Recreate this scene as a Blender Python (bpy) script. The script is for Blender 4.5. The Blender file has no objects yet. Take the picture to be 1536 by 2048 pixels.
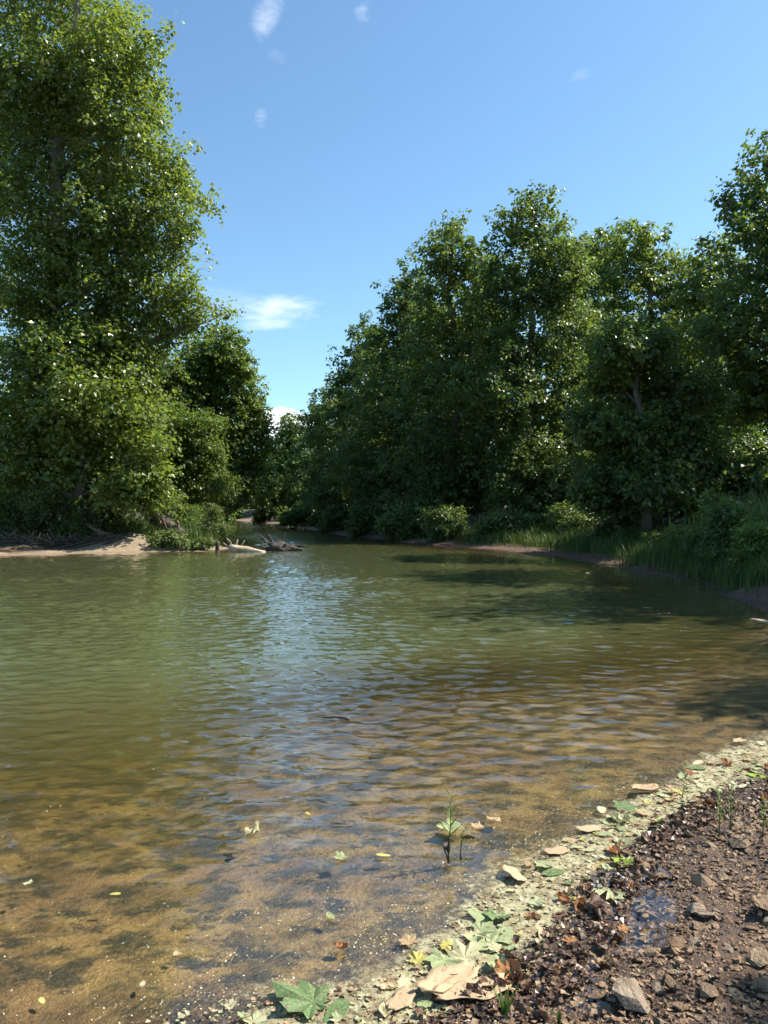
import bpy, bmesh, math, random
import numpy as np
from mathutils import Vector, Matrix

SC = bpy.context.scene
COL = SC.collection
rng = np.random.default_rng(7)
random.seed(7)

# ------------------------------------------------------------------ camera
CH = 1.6                       # eye height above the water
F = 2048 * 26 / 34.6           # focal length in photo pixels
HV = 1010                      # row of the horizon
cd = bpy.data.cameras.new("camera")
cd.sensor_fit = 'VERTICAL'; cd.sensor_height = 34.6; cd.sensor_width = 25.95; cd.lens = 26
cd.clip_start = 0.05; cd.clip_end = 6000
cam = bpy.data.objects.new("camera", cd); COL.objects.link(cam)
cam.location = (0, 0, CH)
cam.rotation_euler = (math.radians(90) - math.atan((1024 - HV) / F), 0, 0)
SC.camera = cam

# ------------------------------------------------------------------ sky and sun
SUN_EL, SUN_AZ = math.radians(48), math.radians(13)      # azimuth measured from +X towards +Y
SUN = Vector((math.cos(SUN_AZ) * math.cos(SUN_EL), math.sin(SUN_AZ) * math.cos(SUN_EL), math.sin(SUN_EL)))
world = bpy.data.worlds.new("World"); SC.world = world; world.use_nodes = True
wn, wl = world.node_tree.nodes, world.node_tree.links
wn.clear()
w_out = wn.new("ShaderNodeOutputWorld"); w_bg = wn.new("ShaderNodeBackground")
sky = wn.new("ShaderNodeTexSky"); sky.sky_type = 'NISHITA'; sky.sun_disc = False
sky.sun_elevation = SUN_EL; sky.sun_rotation = math.pi / 2 - SUN_AZ
sky.air_density = 1.0; sky.dust_density = 0.6; sky.ozone_density = 2.0; sky.altitude = 200
w_bg.inputs['Strength'].default_value = 0.112
w_co = wn.new("ShaderNodeTexCoord")

def wmath(op, a, b=None, c=None):
    n = wn.new("ShaderNodeMath"); n.operation = op
    for i, v in enumerate((a, b, c)):
        if v is None: continue
        if isinstance(v, (int, float)): n.inputs[i].default_value = v
        else: wl.new(v, n.inputs[i])
    return n.outputs[0]

def wisp(u, v, ru, rv, tilt, scale, amount, soft, stretch=2.5, lo=0.35):
    """a cloud round one direction of the sky: an ellipse eaten away by stretched noise"""
    az = math.atan((u - 768) / F)
    el = math.atan((HV - v) / math.hypot(F, u - 768))
    vr = wn.new("ShaderNodeVectorRotate"); vr.rotation_type = 'Z_AXIS'; vr.inputs['Angle'].default_value = az
    wl.new(w_co.outputs['Generated'], vr.inputs['Vector'])
    v2 = wn.new("ShaderNodeVectorRotate"); v2.rotation_type = 'X_AXIS'; v2.inputs['Angle'].default_value = -el
    wl.new(vr.outputs[0], v2.inputs['Vector'])
    v3 = wn.new("ShaderNodeVectorRotate"); v3.rotation_type = 'Y_AXIS'; v3.inputs['Angle'].default_value = math.radians(tilt)
    wl.new(v2.outputs[0], v3.inputs['Vector'])
    sp = wn.new("ShaderNodeSeparateXYZ"); wl.new(v3.outputs[0], sp.inputs[0])
    x = wmath('MULTIPLY', sp.outputs[0], F / ru); z = wmath('MULTIPLY', sp.outputs[2], F / rv)
    r2 = wmath('ADD', wmath('MULTIPLY', x, x), wmath('MULTIPLY', z, z))
    mp = wn.new("ShaderNodeMapping"); wl.new(v3.outputs[0], mp.inputs[0])
    mp.inputs['Rotation'].default_value = (0, math.radians(48), 0)
    mp.inputs['Scale'].default_value = (scale, scale, scale * stretch)
    nz = wn.new("ShaderNodeTexNoise"); nz.inputs['Scale'].default_value = 1; nz.inputs['Detail'].default_value = 7
    nz.inputs['Roughness'].default_value = 0.62; nz.inputs['Distortion'].default_value = 0.35
    wl.new(mp.outputs[0], nz.inputs['Vector'])
    fall = wmath('MAXIMUM', wmath('SUBTRACT', 1.0, r2), 0.0)
    body = wmath('ADD', wmath('MULTIPLY', wmath('SUBTRACT', nz.outputs[0], 0.5), 2.2), wmath('SUBTRACT', fall, lo))
    m = wn.new("ShaderNodeMapRange"); m.interpolation_type = 'SMOOTHSTEP'
    m.inputs['From Min'].default_value = 0; m.inputs['From Max'].default_value = soft
    wl.new(body, m.inputs['Value'])
    out = wmath('MULTIPLY', wmath('MULTIPLY', m.outputs[0], amount), wmath('MINIMUM', wmath('MULTIPLY', fall, 2.5), 1.0))
    return wmath('MULTIPLY', out, wmath('GREATER_THAN', sp.outputs[1], 0.0))

cloud = None
for a in ((555, 622, 120, 46, 6, 13, 0.72, 1.3, 3.5), (470, 606, 100, 40, -10, 15, 0.22, 1.3, 3.5), (534, 30, 34, 62, -24, 22, 0.36, 1.3, 2.0), (724, 30, 20, 24, 0, 30, 0.20, 1.2),
          (524, 238, 18, 24, 0, 40, 0.15, 1.3), (556, 118, 30, 18, 0, 36, 0.08, 1.3), (1160, 155, 26, 14, 20, 36, 0.12, 1.3),
          (572, 858, 75, 52, 0, 11, 0.95, 0.35, 1.0, 0.2), (430, 905, 60, 30, 0, 13, 0.7, 0.4, 1.0, 0.25)):
    c = wisp(*a)
    cloud = c if cloud is None else wmath('MAXIMUM', cloud, c)
w_mix = wn.new("ShaderNodeMixRGB"); wl.new(cloud, w_mix.inputs[0])
w_tint = wn.new("ShaderNodeMixRGB"); w_tint.blend_type = 'MULTIPLY'; w_tint.inputs[0].default_value = 1; w_tint.inputs[2].default_value = (0.80, 0.98, 1.0, 1)
wl.new(sky.outputs[0], w_tint.inputs[1]); wl.new(w_tint.outputs[0], w_mix.inputs[1]); w_mix.inputs[2].default_value = (7.0, 7.3, 7.8, 1)
wl.new(w_mix.outputs[0], w_bg.inputs['Color']); wl.new(w_bg.outputs[0], w_out.inputs['Surface'])

sd = bpy.data.lights.new("sun", 'SUN'); sd.energy = 5.0; sd.angle = math.radians(0.53); sd.color = (1.0, 0.93, 0.82)
sun = bpy.data.objects.new("sun", sd); COL.objects.link(sun)
sun.rotation_euler = (-SUN).to_track_quat('-Z', 'Y').to_euler()
sun.location = (60, 30, 60)

SC.view_settings.view_transform = 'Standard'; SC.view_settings.look = 'None'
SC.view_settings.exposure = 1.0; SC.view_settings.gamma = 1.0; SC.view_settings.use_curve_mapping = False
SC.render.engine = 'CYCLES'
cy = SC.cycles
cy.max_bounces = 6; cy.diffuse_bounces = 2; cy.glossy_bounces = 2; cy.transmission_bounces = 3; cy.transparent_max_bounces = 8
cy.use_adaptive_sampling = True; cy.adaptive_threshold = 0.03
cy.caustics_reflective = False; cy.caustics_refractive = False
cy.sample_clamp_indirect = 4.0
cy.use_denoising = True
try: cy.denoiser = 'OPENIMAGEDENOISE'
except Exception: pass

# ------------------------------------------------------------------ helpers
def P(u, v, d):
    """the point seen at photo pixel (u, v) at distance d along the view"""
    return np.array(((u - 768) / F * d, d, CH - (v - HV) / F * d))

def G(u, v, z=0.0):
    d = (CH - z) * F / (v - HV)
    return np.array(((u - 768) / F * d, d, z))

def sstep(a, b, x):
    t = np.clip((x - a) / (b - a), 0, 1); return t * t * (3 - 2 * t)

def _hash(ix, iy, seed):
    h = (ix.astype(np.int64) * 374761393 + iy.astype(np.int64) * 668265263 + seed * 974711) & 0xffffffff
    h = ((h ^ (h >> 13)) * 1274126177) & 0xffffffff
    return ((h ^ (h >> 16)) & 0xffffff) / float(0xffffff)

def vnoise(x, y, seed=0):
    ix, iy = np.floor(x), np.floor(y); fx, fy = x - ix, y - iy
    fx = fx * fx * (3 - 2 * fx); fy = fy * fy * (3 - 2 * fy)
    a, b = _hash(ix, iy, seed), _hash(ix + 1, iy, seed); c, d = _hash(ix, iy + 1, seed), _hash(ix + 1, iy + 1, seed)
    return (a + (b - a) * fx) * (1 - fy) + (c + (d - c) * fx) * fy

def fbm(x, y, octs=4, seed=0):
    s, a, t = 0, 1.0, 0
    for o in range(octs):
        s = s + a * (vnoise(x * 2 ** o + 17.3 * o, y * 2 ** o - 9.1 * o, seed + o) - 0.5); t += a; a *= 0.5
    return s / t * 2

def mesh_np(name, V, Q=None, T=None, attrs=None, face_attrs=None, smooth=False):
    me = bpy.data.meshes.new(name)
    V = np.asarray(V, dtype=np.float32)
    loops, starts, pos = [], [], 0
    for A, k in ((Q, 4), (T, 3)):
        if A is not None and len(A):
            A = np.asarray(A, dtype=np.int32)
            loops.append(A.ravel()); starts.append(pos + np.arange(len(A), dtype=np.int32) * k); pos += A.size
    loops = np.concatenate(loops); starts = np.concatenate(starts)
    me.vertices.add(len(V)); me.vertices.foreach_set("co", V.ravel())
    me.loops.add(len(loops)); me.loops.foreach_set("vertex_index", loops)
    me.polygons.add(len(starts)); me.polygons.foreach_set("loop_start", starts)
    me.polygons.foreach_set("use_smooth", np.full(len(starts), smooth))
    for k, v in (attrs or {}).items():
        me.attributes.new(k, 'FLOAT', 'POINT').data.foreach_set("value", np.asarray(v, dtype=np.float32).ravel())
    for k, v in (face_attrs or {}).items():
        me.attributes.new(k, 'FLOAT', 'FACE').data.foreach_set("value", np.asarray(v, dtype=np.float32).ravel())
    me.update(calc_edges=True)
    return me

def obj(name, me, mat=None, parent=None, label=None, cat=None, group=None, kind=None, loc=None, rot=None, scale=None):
    o = bpy.data.objects.new(name, me); COL.objects.link(o)
    if mat is not None and me is not None and not me.materials: me.materials.append(mat)
    if parent is not None: o.parent = parent
    if loc is not None: o.location = loc
    if rot is not None: o.rotation_euler = rot
    if scale is not None: o.scale = scale
    for k, v in (("label", label), ("category", cat), ("group", group), ("kind", kind)):
        if v: o[k] = v
    return o

def tube_np(path, radii, sides=8, wob=0.0, caps=True):
    """a tapering tube along a path as (V, Q, T)"""
    path = np.asarray(path, float); radii = np.asarray(radii, float); n = len(path)
    tan = np.gradient(path, axis=0); tan /= np.linalg.norm(tan, axis=1)[:, None] + 1e-9
    ref = np.array((0.31, 0.17, 0.93)) if abs(tan[0][2]) < 0.8 else np.array((0.93, 0.31, 0.17))
    V = []
    for i in range(n):
        a = np.cross(tan[i], ref); a /= np.linalg.norm(a) + 1e-9; b = np.cross(tan[i], a)
        th = np.arange(sides) * 2 * math.pi / sides
        r = radii[i] * (1 + wob * (rng.random(sides) - 0.5))
        V.append(path[i] + np.outer(np.cos(th) * r, a) + np.outer(np.sin(th) * r, b))
    V = np.concatenate(V)
    Q = []
    for i in range(n - 1):
        for j in range(sides):
            k = (j + 1) % sides
            Q.append((i * sides + j, i * sides + k, (i + 1) * sides + k, (i + 1) * sides + j))
    T = []
    if caps:
        V = np.concatenate([V, path[:1], path[-1:]]); c0, c1 = n * sides, n * sides + 1
        for j in range(sides):
            k = (j + 1) % sides
            T.append((c0, k, j)); T.append((c1, (n - 1) * sides + j, (n - 1) * sides + k))
    return V, np.array(Q, int).reshape(-1, 4), np.array(T, int).reshape(-1, 3)

def join_np(parts):
    V, Q, T, off = [], [], [], 0
    for v, q, t in parts:
        V.append(v); Q.append(q + off); T.append(t + off); off += len(v)
    return np.concatenate(V), np.concatenate(Q), np.concatenate(T)

def bent(a, b, n=6, sag=0.0, wob=0.1):
    """a crooked path from a to b"""
    a, b = np.asarray(a, float), np.asarray(b, float); L = np.linalg.norm(b - a)
    t = np.linspace(0, 1, n)[:, None]; p = a + (b - a) * t
    w = np.cumsum(rng.normal(0, wob * L / n, (n, 3)), axis=0); w -= t * w[-1]; w[0] = 0
    p = p + w; p[:, 2] += (sag * L * 4 * t * (1 - t))[:, 0]
    return p

# ------------------------------------------------------------------ materials
def new_mat(name):
    m = bpy.data.materials.new(name); m.use_nodes = True
    nt = m.node_tree; nt.nodes.clear()
    out = nt.nodes.new("ShaderNodeOutputMaterial")
    return m, nt, out

class NT:
    def __init__(s, nt): s.n, s.l = nt.nodes, nt.links
    def put(s, sock, v):
        if v is None: return
        if hasattr(v, "is_linked") or hasattr(v, "node"): s.l.new(v, sock)
        elif isinstance(v, (tuple, list)) and len(v) == 3 and sock.type == 'RGBA': sock.default_value = (*v, 1)
        else: sock.default_value = v
    def node(s, t, out=0, **kw):
        n = s.n.new(t)
        for k, v in kw.items():
            if k.startswith("_"): setattr(n, k[1:], v)
            else: s.put(n.inputs[int(k[1:])] if k[0] == "i" and k[1:].isdigit() else n.inputs[k.replace("__", " ")], v)
        return n.outputs[out] if out is not None else n
    def math(s, op, a, b=None, clamp=False): return s.node("ShaderNodeMath", _operation=op, _use_clamp=clamp, i0=a, i1=b)
    def mix(s, f, a, b, mode='MIX'): return s.node("ShaderNodeMixRGB", _blend_type=mode, i0=f, i1=a, i2=b)
    def noise(s, vec, scale, detail=4, rough=0.55, out=0, dist=0.0):
        return s.node("ShaderNodeTexNoise", out, Vector=vec, Scale=scale, Detail=detail, Roughness=rough, Distortion=dist)
    def attr(s, name): return s.node("ShaderNodeAttribute", 2, _attribute_name=name)
    def ramp(s, f, lo, hi): return s.node("ShaderNodeMapRange", _interpolation_type='SMOOTHSTEP', Value=f, From__Min=lo, From__Max=hi)
    def pos(s): return s.node("ShaderNodeNewGeometry", 0)
    def mapping(s, vec, scale=(1, 1, 1), rot=(0, 0, 0), loc=(0, 0, 0)): return s.node("ShaderNodeMapping", Vector=vec, Scale=scale, Rotation=rot, Location=loc)
    def bsdf(s, color, rough=0.8, spec=0.3, normal=None, **kw):
        n = s.n.new("ShaderNodeBsdfPrincipled")
        s.put(n.inputs['Base Color'], color); s.put(n.inputs['Roughness'], rough); s.put(n.inputs['Specular IOR Level'], spec)
        if normal is not None: s.put(n.inputs['Normal'], normal)
        return n.outputs[0]
    def bump(s, h, strength=0.5, dist=0.01): return s.node("ShaderNodeBump", Height=h, Strength=strength, Distance=dist)

def leaf_mat(name, dark, light, trans, tf=0.38, rough=0.42, spec=0.45, under=None):
    m, nt, out = new_mat(name); s = NT(nt)
    tone = s.attr("tone")
    patch = s.noise(s.pos(), 0.35, 2)
    t = s.math('ADD', s.math('MULTIPLY', tone, 0.75), s.math('MULTIPLY', s.math('SUBTRACT', patch, 0.4), 0.9), True)
    col = s.mix(t, dark, light)
    back = s.node("ShaderNodeNewGeometry", 6)
    col2 = s.mix(back, col, under if under else light)
    p = s.bsdf(col2, rough, spec)
    tr = s.node("ShaderNodeBsdfTranslucent", Color=s.mix(t, tuple(0.7 * c for c in trans), trans))
    mx = s.node("ShaderNodeMixShader", i0=tf, i1=p, i2=tr)
    s.l.new(mx, out.inputs[0]); return m

M = {}
M['sycamore'] = leaf_mat('sycamore_leaf', (0.050, 0.090, 0.015), (0.145, 0.205, 0.036), (0.36, 0.46, 0.045), 0.42, 0.33, 0.6, (0.18, 0.215, 0.10))
M['dark_tree'] = leaf_mat('dark_tree_leaf', (0.034, 0.066, 0.015), (0.088, 0.145, 0.032), (0.25, 0.36, 0.045), 0.38, 0.40, 0.45, (0.12, 0.165, 0.075))
M['mid_tree'] = leaf_mat('mid_tree_leaf', (0.048, 0.090, 0.016), (0.125, 0.195, 0.036), (0.30, 0.41, 0.045), 0.40, 0.40, 0.45, (0.15, 0.20, 0.08))
M['shrub'] = leaf_mat('shrub_leaf', (0.045, 0.095, 0.018), (0.12, 0.20, 0.04), (0.24, 0.34, 0.05), 0.36, 0.5, 0.3)
M['herb'] = leaf_mat('herb_leaf', (0.075, 0.12, 0.03), (0.16, 0.22, 0.06), (0.26, 0.34, 0.07), 0.34, 0.5, 0.35, (0.17, 0.22, 0.09))
M['grass'] = leaf_mat('grass_blade', (0.032, 0.066, 0.014), (0.085, 0.135, 0.03), (0.15, 0.23, 0.04), 0.28, 0.5, 0.3)

def bark_mat(name, c1, c2, scale=6, rough=0.85, zs=0.25):
    m, nt, out = new_mat(name); s = NT(nt)
    co = s.node("ShaderNodeTexCoord", 3)
    n1 = s.noise(s.mapping(co, (1, 1, zs)), scale, 5, 0.6); n2 = s.noise(s.mapping(co, (1, 1, zs)), scale * 7, 3)
    col = s.mix(s.ramp(n1, 0.35, 0.66), c1, c2)
    col = s.mix(s.math('MULTIPLY', n2, 0.4), col, tuple(c * 0.45 for c in c1))
    p = s.bsdf(col, rough, 0.25, s.bump(s.math('ADD', n1, s.math('MULTIPLY', n2, 0.5)), 0.6, 0.02))
    s.l.new(p, out.inputs[0]); return m
M['bark'] = bark_mat('tree_bark', (0.10, 0.08, 0.06), (0.19, 0.165, 0.13), 3)
M['sycamore_bark'] = bark_mat('sycamore_bark', (0.16, 0.14, 0.11), (0.42, 0.40, 0.33), 2.2)
M['drift'] = bark_mat('driftwood', (0.16, 0.12, 0.085), (0.34, 0.27, 0.19), 9, 0.8, 1)
M['pale_drift'] = bark_mat('pale_driftwood', (0.40, 0.30, 0.19), (0.62, 0.52, 0.37), 5, 0.75, 1)
M['dark_drift'] = bark_mat('dark_driftwood', (0.035, 0.028, 0.023), (0.12, 0.095, 0.075), 7, 0.7, 1)
M['stem'] = bark_mat('green_stem', (0.07, 0.10, 0.03), (0.12, 0.13, 0.06), 12, 0.6, 1)

def litter_mat(name, c1, c2, trans=0.2, rough=0.6):
    m, nt, out = new_mat(name); s = NT(nt)
    oi = s.node("ShaderNodeObjectInfo", 5); co = s.node("ShaderNodeTexCoord", 3)
    n = s.noise(co, 26, 4, 0.6); vein = s.noise(s.mapping(co, (1, 1, 1)), 90, 2)
    f = s.math('ADD', s.math('MULTIPLY', oi, 0.7), s.math('SUBTRACT', s.math('MULTIPLY', n, 0.9), 0.3), True)
    col = s.mix(f, c1, c2); col = s.mix(s.math('MULTIPLY', s.ramp(vein, 0.52, 0.7), 0.35), col, tuple(c * 0.4 for c in c1))
    spot = s.noise(s.pos(), 140, 3, 0.6); col = s.mix(s.math('MULTIPLY', s.ramp(spot, 0.52, 0.64), 0.55), col, (0.42, 0.36, 0.22)); blot = s.noise(s.pos(), 55, 3, 0.6); col = s.mix(s.math('MULTIPLY', s.ramp(blot, 0.54, 0.68), 0.6), col, (0.11, 0.07, 0.035))
    p = s.bsdf(col, rough, 0.35, s.bump(n, 0.4, 0.004))
    tr = s.node("ShaderNodeBsdfTranslucent", Color=col)
    s.l.new(s.node("ShaderNodeMixShader", i0=trans, i1=p, i2=tr), out.inputs[0]); return m
M['l_palegreen'] = litter_mat('pale_green_leaf', (0.26, 0.33, 0.14), (0.46, 0.48, 0.27))
M['l_green'] = litter_mat('green_leaf', (0.09, 0.17, 0.055), (0.18, 0.26, 0.10))
M['l_bright'] = litter_mat('fresh_green_leaf', (0.26, 0.44, 0.02), (0.34, 0.50, 0.04), 0.3)
M['l_yellow'] = litter_mat('yellow_leaf', (0.46, 0.40, 0.08), (0.58, 0.52, 0.17))
M['l_tan'] = litter_mat('tan_leaf', (0.36, 0.23, 0.11), (0.56, 0.42, 0.24))
M['l_cream'] = litter_mat('cream_leaf', (0.50, 0.45, 0.24), (0.66, 0.60, 0.38))
M['l_orange'] = litter_mat('orange_brown_leaf', (0.26, 0.09, 0.025), (0.42, 0.19, 0.06))
M['l_brown'] = litter_mat('dark_brown_leaf', (0.07, 0.03, 0.02), (0.17, 0.08, 0.045), 0.08)
M['bark_sheet'] = litter_mat('shed_bark', (0.36, 0.245, 0.14), (0.50, 0.36, 0.215), 0.03, 0.75)

def stone_mat():
    m, nt, out = new_mat('bank_stone'); s = NT(nt)
    r = s.node("ShaderNodeObjectInfo", 5); co = s.node("ShaderNodeTexCoord", 3)
    wp = s.pos(); tone = s.noise(wp, 23, 1)
    n = s.noise(co, 2.2, 5, 0.65); f = s.noise(co, 9, 4, 0.7)
    t = s.math('ADD', s.math('MULTIPLY', r, 0.6), s.math('MULTIPLY', tone, 0.5), True)
    col = s.mix(t, (0.17, 0.095, 0.052), (0.34, 0.245, 0.15))
    col = s.mix(s.ramp(s.math('FRACT', s.math('MULTIPLY', r, 7.3)), 0.72, 0.8), col, (0.30, 0.235, 0.165))
    col = s.mix(s.math('MULTIPLY', s.ramp(n, 0.45, 0.7), 0.55), col, (0.13, 0.068, 0.036))
    p = s.bsdf(col, 0.72, 0.3, s.bump(s.math('ADD', n, s.math('MULTIPLY', f, 0.6)), 0.6, 0.12))
    s.l.new(p, out.inputs[0]); return m
M['stone'] = stone_mat()

# ------------------------------------------------------------------ river outline
SHORE = [(-9, 0.9), (-5, 1.35), (-3, 1.7), (-1.5, 1.98), (-0.7, 2.12), (-0.3, 2.22), (0.05, 2.33), (0.33, 2.52), (0.56, 2.78), (0.86, 3.2), (1.22, 3.72), (1.62, 4.12), (2.25, 4.62),
         (3.1, 5.25), (4.2, 6.2), (5.2, 7.6), (5.75, 9.2), (5.85, 11.0), (5.75, 12.2), (6.05, 13.4), (6.5, 14.6), (6.6, 16.0), (6.25, 18.2), (5.7, 21.0), (5.1, 24.0), (4.0, 26.8), (2.6, 29.0),
         (1.0, 32.2), (-0.2, 35.5), (-2.0, 40.0), (-3.9, 47.0), (-6.2, 55.0), (-10.0, 67.0), (-15, 80), (-24, 93), (-45, 112), (-52, 104), (-30, 88), (-18.5, 78), (-14.0, 68), (-12.2, 60), (-11.0, 53), (-10.6, 47),
         (-9.6, 41), (-8.4, 36), (-6.6, 31.5), (-5.6, 28.4), (-5.6, 27.0), (-6.6, 26.4), (-8.4, 26.3), (-10.0, 25.2), (-12.5, 23.8), (-17, 22), (-24, 19), (-30, 12), (-28, 4), (-16, 1)]
def smooth_loop(pts, it=2):
    p = np.array(pts, float)
    for _ in range(it):
        a = p * 0.75 + np.roll(p, -1, 0) * 0.25; b = p * 0.25 + np.roll(p, -1, 0) * 0.75
        q = np.empty((len(p) * 2, 2)); q[0::2] = a; q[1::2] = b; p = q
    return p
LOOP = smooth_loop(SHORE)

def sdf(x, y):
    """distance to the waterline, positive on land"""
    x, y = np.asarray(x, float).ravel(), np.asarray(y, float).ravel()
    best = np.full(len(x), 1e9); inside = np.zeros(len(x), bool)
    A, B = LOOP, np.roll(LOOP, -1, 0)
    for (ax, ay), (bx, by) in zip(A, B):
        dx, dy = bx - ax, by - ay
        t = np.clip(((x - ax) * dx + (y - ay) * dy) / (dx * dx + dy * dy + 1e-12), 0, 1)
        best = np.minimum(best, (x - ax - t * dx) ** 2 + (y - ay - t * dy) ** 2)
        if ay != by:
            c = ((ay > y) != (by > y)) & (x < (y - ay) / (by - ay) * dx + ax); inside ^= c
    d = np.sqrt(best)
    return np.where(inside, -d, d)

PUDDLES = [(1.02, 3.06, 0.13, 0.045), (0.90, 2.86, 0.11, 0.04), (1.16, 3.3, 0.07, 0.03), (0.60, 2.50, 0.10, 0.035), (0.72, 2.66, 0.05, 0.02)]

def height(x, y, parts=False):
    shp = np.shape(x); x = np.asarray(x, float).ravel(); y = np.asarray(y, float).ravel()
    s = sdf(x, y)
    near = 1 - sstep(6.0, 12.5, y)
    left = sstep(-2, -5, x) * sstep(12, 18, y)
    s = s + near * (0.10 * fbm(x * 2.2, y * 2.2, 3, 5)) * sstep(3.0, 0.3, np.abs(s)) + (1 - near) * 0.35 * fbm(x * 0.8, y * 0.8, 3, 9)
    q = np.maximum(-s, 0); l = np.maximum(s, 0)
    # under water
    bed_n = 0.050 * q + (0.012 + 0.024 * sstep(1.2, -2.2, x)) * q * q
    bed_f = 0.35 * q + 0.05 * q * q
    silt = np.minimum(near * bed_n + (1 - near) * bed_f, 1.9)          # how much silty water lies over the bed
    bed = -0.42 * (1 - np.exp(-silt / 0.42))
    # land
    land_n = 0.035 * np.minimum(l, 0.35) + 0.10 * np.maximum(l - 0.35, 0)
    land_n = np.minimum(land_n, 0.55 + 0.02 * l)
    land_r = 0.10 * np.minimum(l, 2.0) + 0.95 * sstep(1.7, 4.5, l) + 0.02 * np.minimum(np.maximum(l - 4, 0), 40)
    steep = sstep(22, 17, y) * sstep(3, 5, x)
    land_r = land_r * (1 - steep) + steep * (0.34 * sstep(0.0, 0.9, l) + 0.6 * sstep(0.8, 4.5, l) + 0.02 * np.minimum(l, 40))
    land_l = 0.045 * np.minimum(l, 2.5) + 0.9 * sstep(1.6, 6, l) + 0.02 * np.minimum(np.maximum(l - 5, 0), 40)
    far = left * land_l + (1 - left) * land_r
    z = bed + near * land_n + (1 - near) * far
    # the sand mound on the left bar, a shallow spit on the right
    z = z + 0.50 * np.exp(-(((x + 9.2) / 1.6) ** 2 + ((y - 27.5) / 0.8) ** 2)) * sstep(-0.1, 0.7, s)
    for px_, py_, r, dp in PUDDLES:
        k = np.exp(-(((x - px_) / r) ** 2 + ((y - py_) / r) ** 2)); z = z - k * (dp + np.maximum(z, 0))
    # roughness
    z = z + near * (0.022 * fbm(x * 5, y * 5, 4, 21) + 0.03 * fbm(x * 1.3, y * 1.3, 2, 31)) * sstep(0.05, 0.5, l)
    z = z + near * 0.02 * fbm(x * 1.6, y * 1.6, 3, 33) * sstep(0.2, 1.2, q)
    z = z + (1 - near) * 0.10 * fbm(x * 0.9, y * 0.9, 4, 41) * sstep(0.1, 1.5, l)
    if parts: return z.reshape(shp), s.reshape(shp), near.reshape(shp), left.reshape(shp), silt.reshape(shp)
    return z.reshape(shp)

def hz(x, y): return float(height(np.array([x]), np.array([y]))[0])

def axis(pieces):
    out = []
    for a, b, h in pieces: out.append(np.arange(a, b, h))
    return np.concatenate(out + [np.array([pieces[-1][1]])])

# the ground, one sheet out to the horizon
gx = axis([(-3000, -400, 260), (-400, -80, 32), (-80, -30, 4), (-30, -14, 0.8), (-14, -4, 0.22), (-4, -0.6, 0.08), (-0.6, 3.0, 0.03), (3.0, 8, 0.12), (8, 30, 1.0), (30, 80, 5), (80, 400, 32), (400, 3000, 260)])
gy = axis([(-3000, -400, 260), (-400, -40, 36), (-40, -6, 3), (-6, 1.6, 0.4), (1.6, 5.4, 0.03), (5.4, 14, 0.16), (14, 34, 0.24), (34, 60, 0.7), (60, 130, 2.5), (130, 500, 37), (500, 4000, 350)])
X, Y = np.meshgrid(gx, gy); Z, S_, NEAR, LEFT, _ = height(X, Y, True)
ny, nx = X.shape
idx = np.arange(nx * ny).reshape(ny, nx)
GQ = np.stack([idx[:-1, :-1], idx[:-1, 1:], idx[1:, 1:], idx[1:, :-1]], -1).reshape(-1, 4)
sand = LEFT * sstep(1.6, 0.7, S_ + 0.5 * fbm(X * 1.5, Y * 1.5, 3, 61)) * sstep(-1.0, 0.0, S_)
sand = np.maximum(sand, np.exp(-(((X + 9.0) / 1.9) ** 2 + ((Y - 27.2) / 0.9) ** 2)))
veg = (1 - NEAR) * sstep(1.6, 3.0, S_ + 0.4 * fbm(X, Y, 3, 77)) * (1 - sand)
g_me = mesh_np("ground", np.stack([X, Y, Z], -1).reshape(-1, 3), GQ, attrs={"sand": sand, "veg": veg, "near": NEAR, "shore": S_}, smooth=True)

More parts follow.
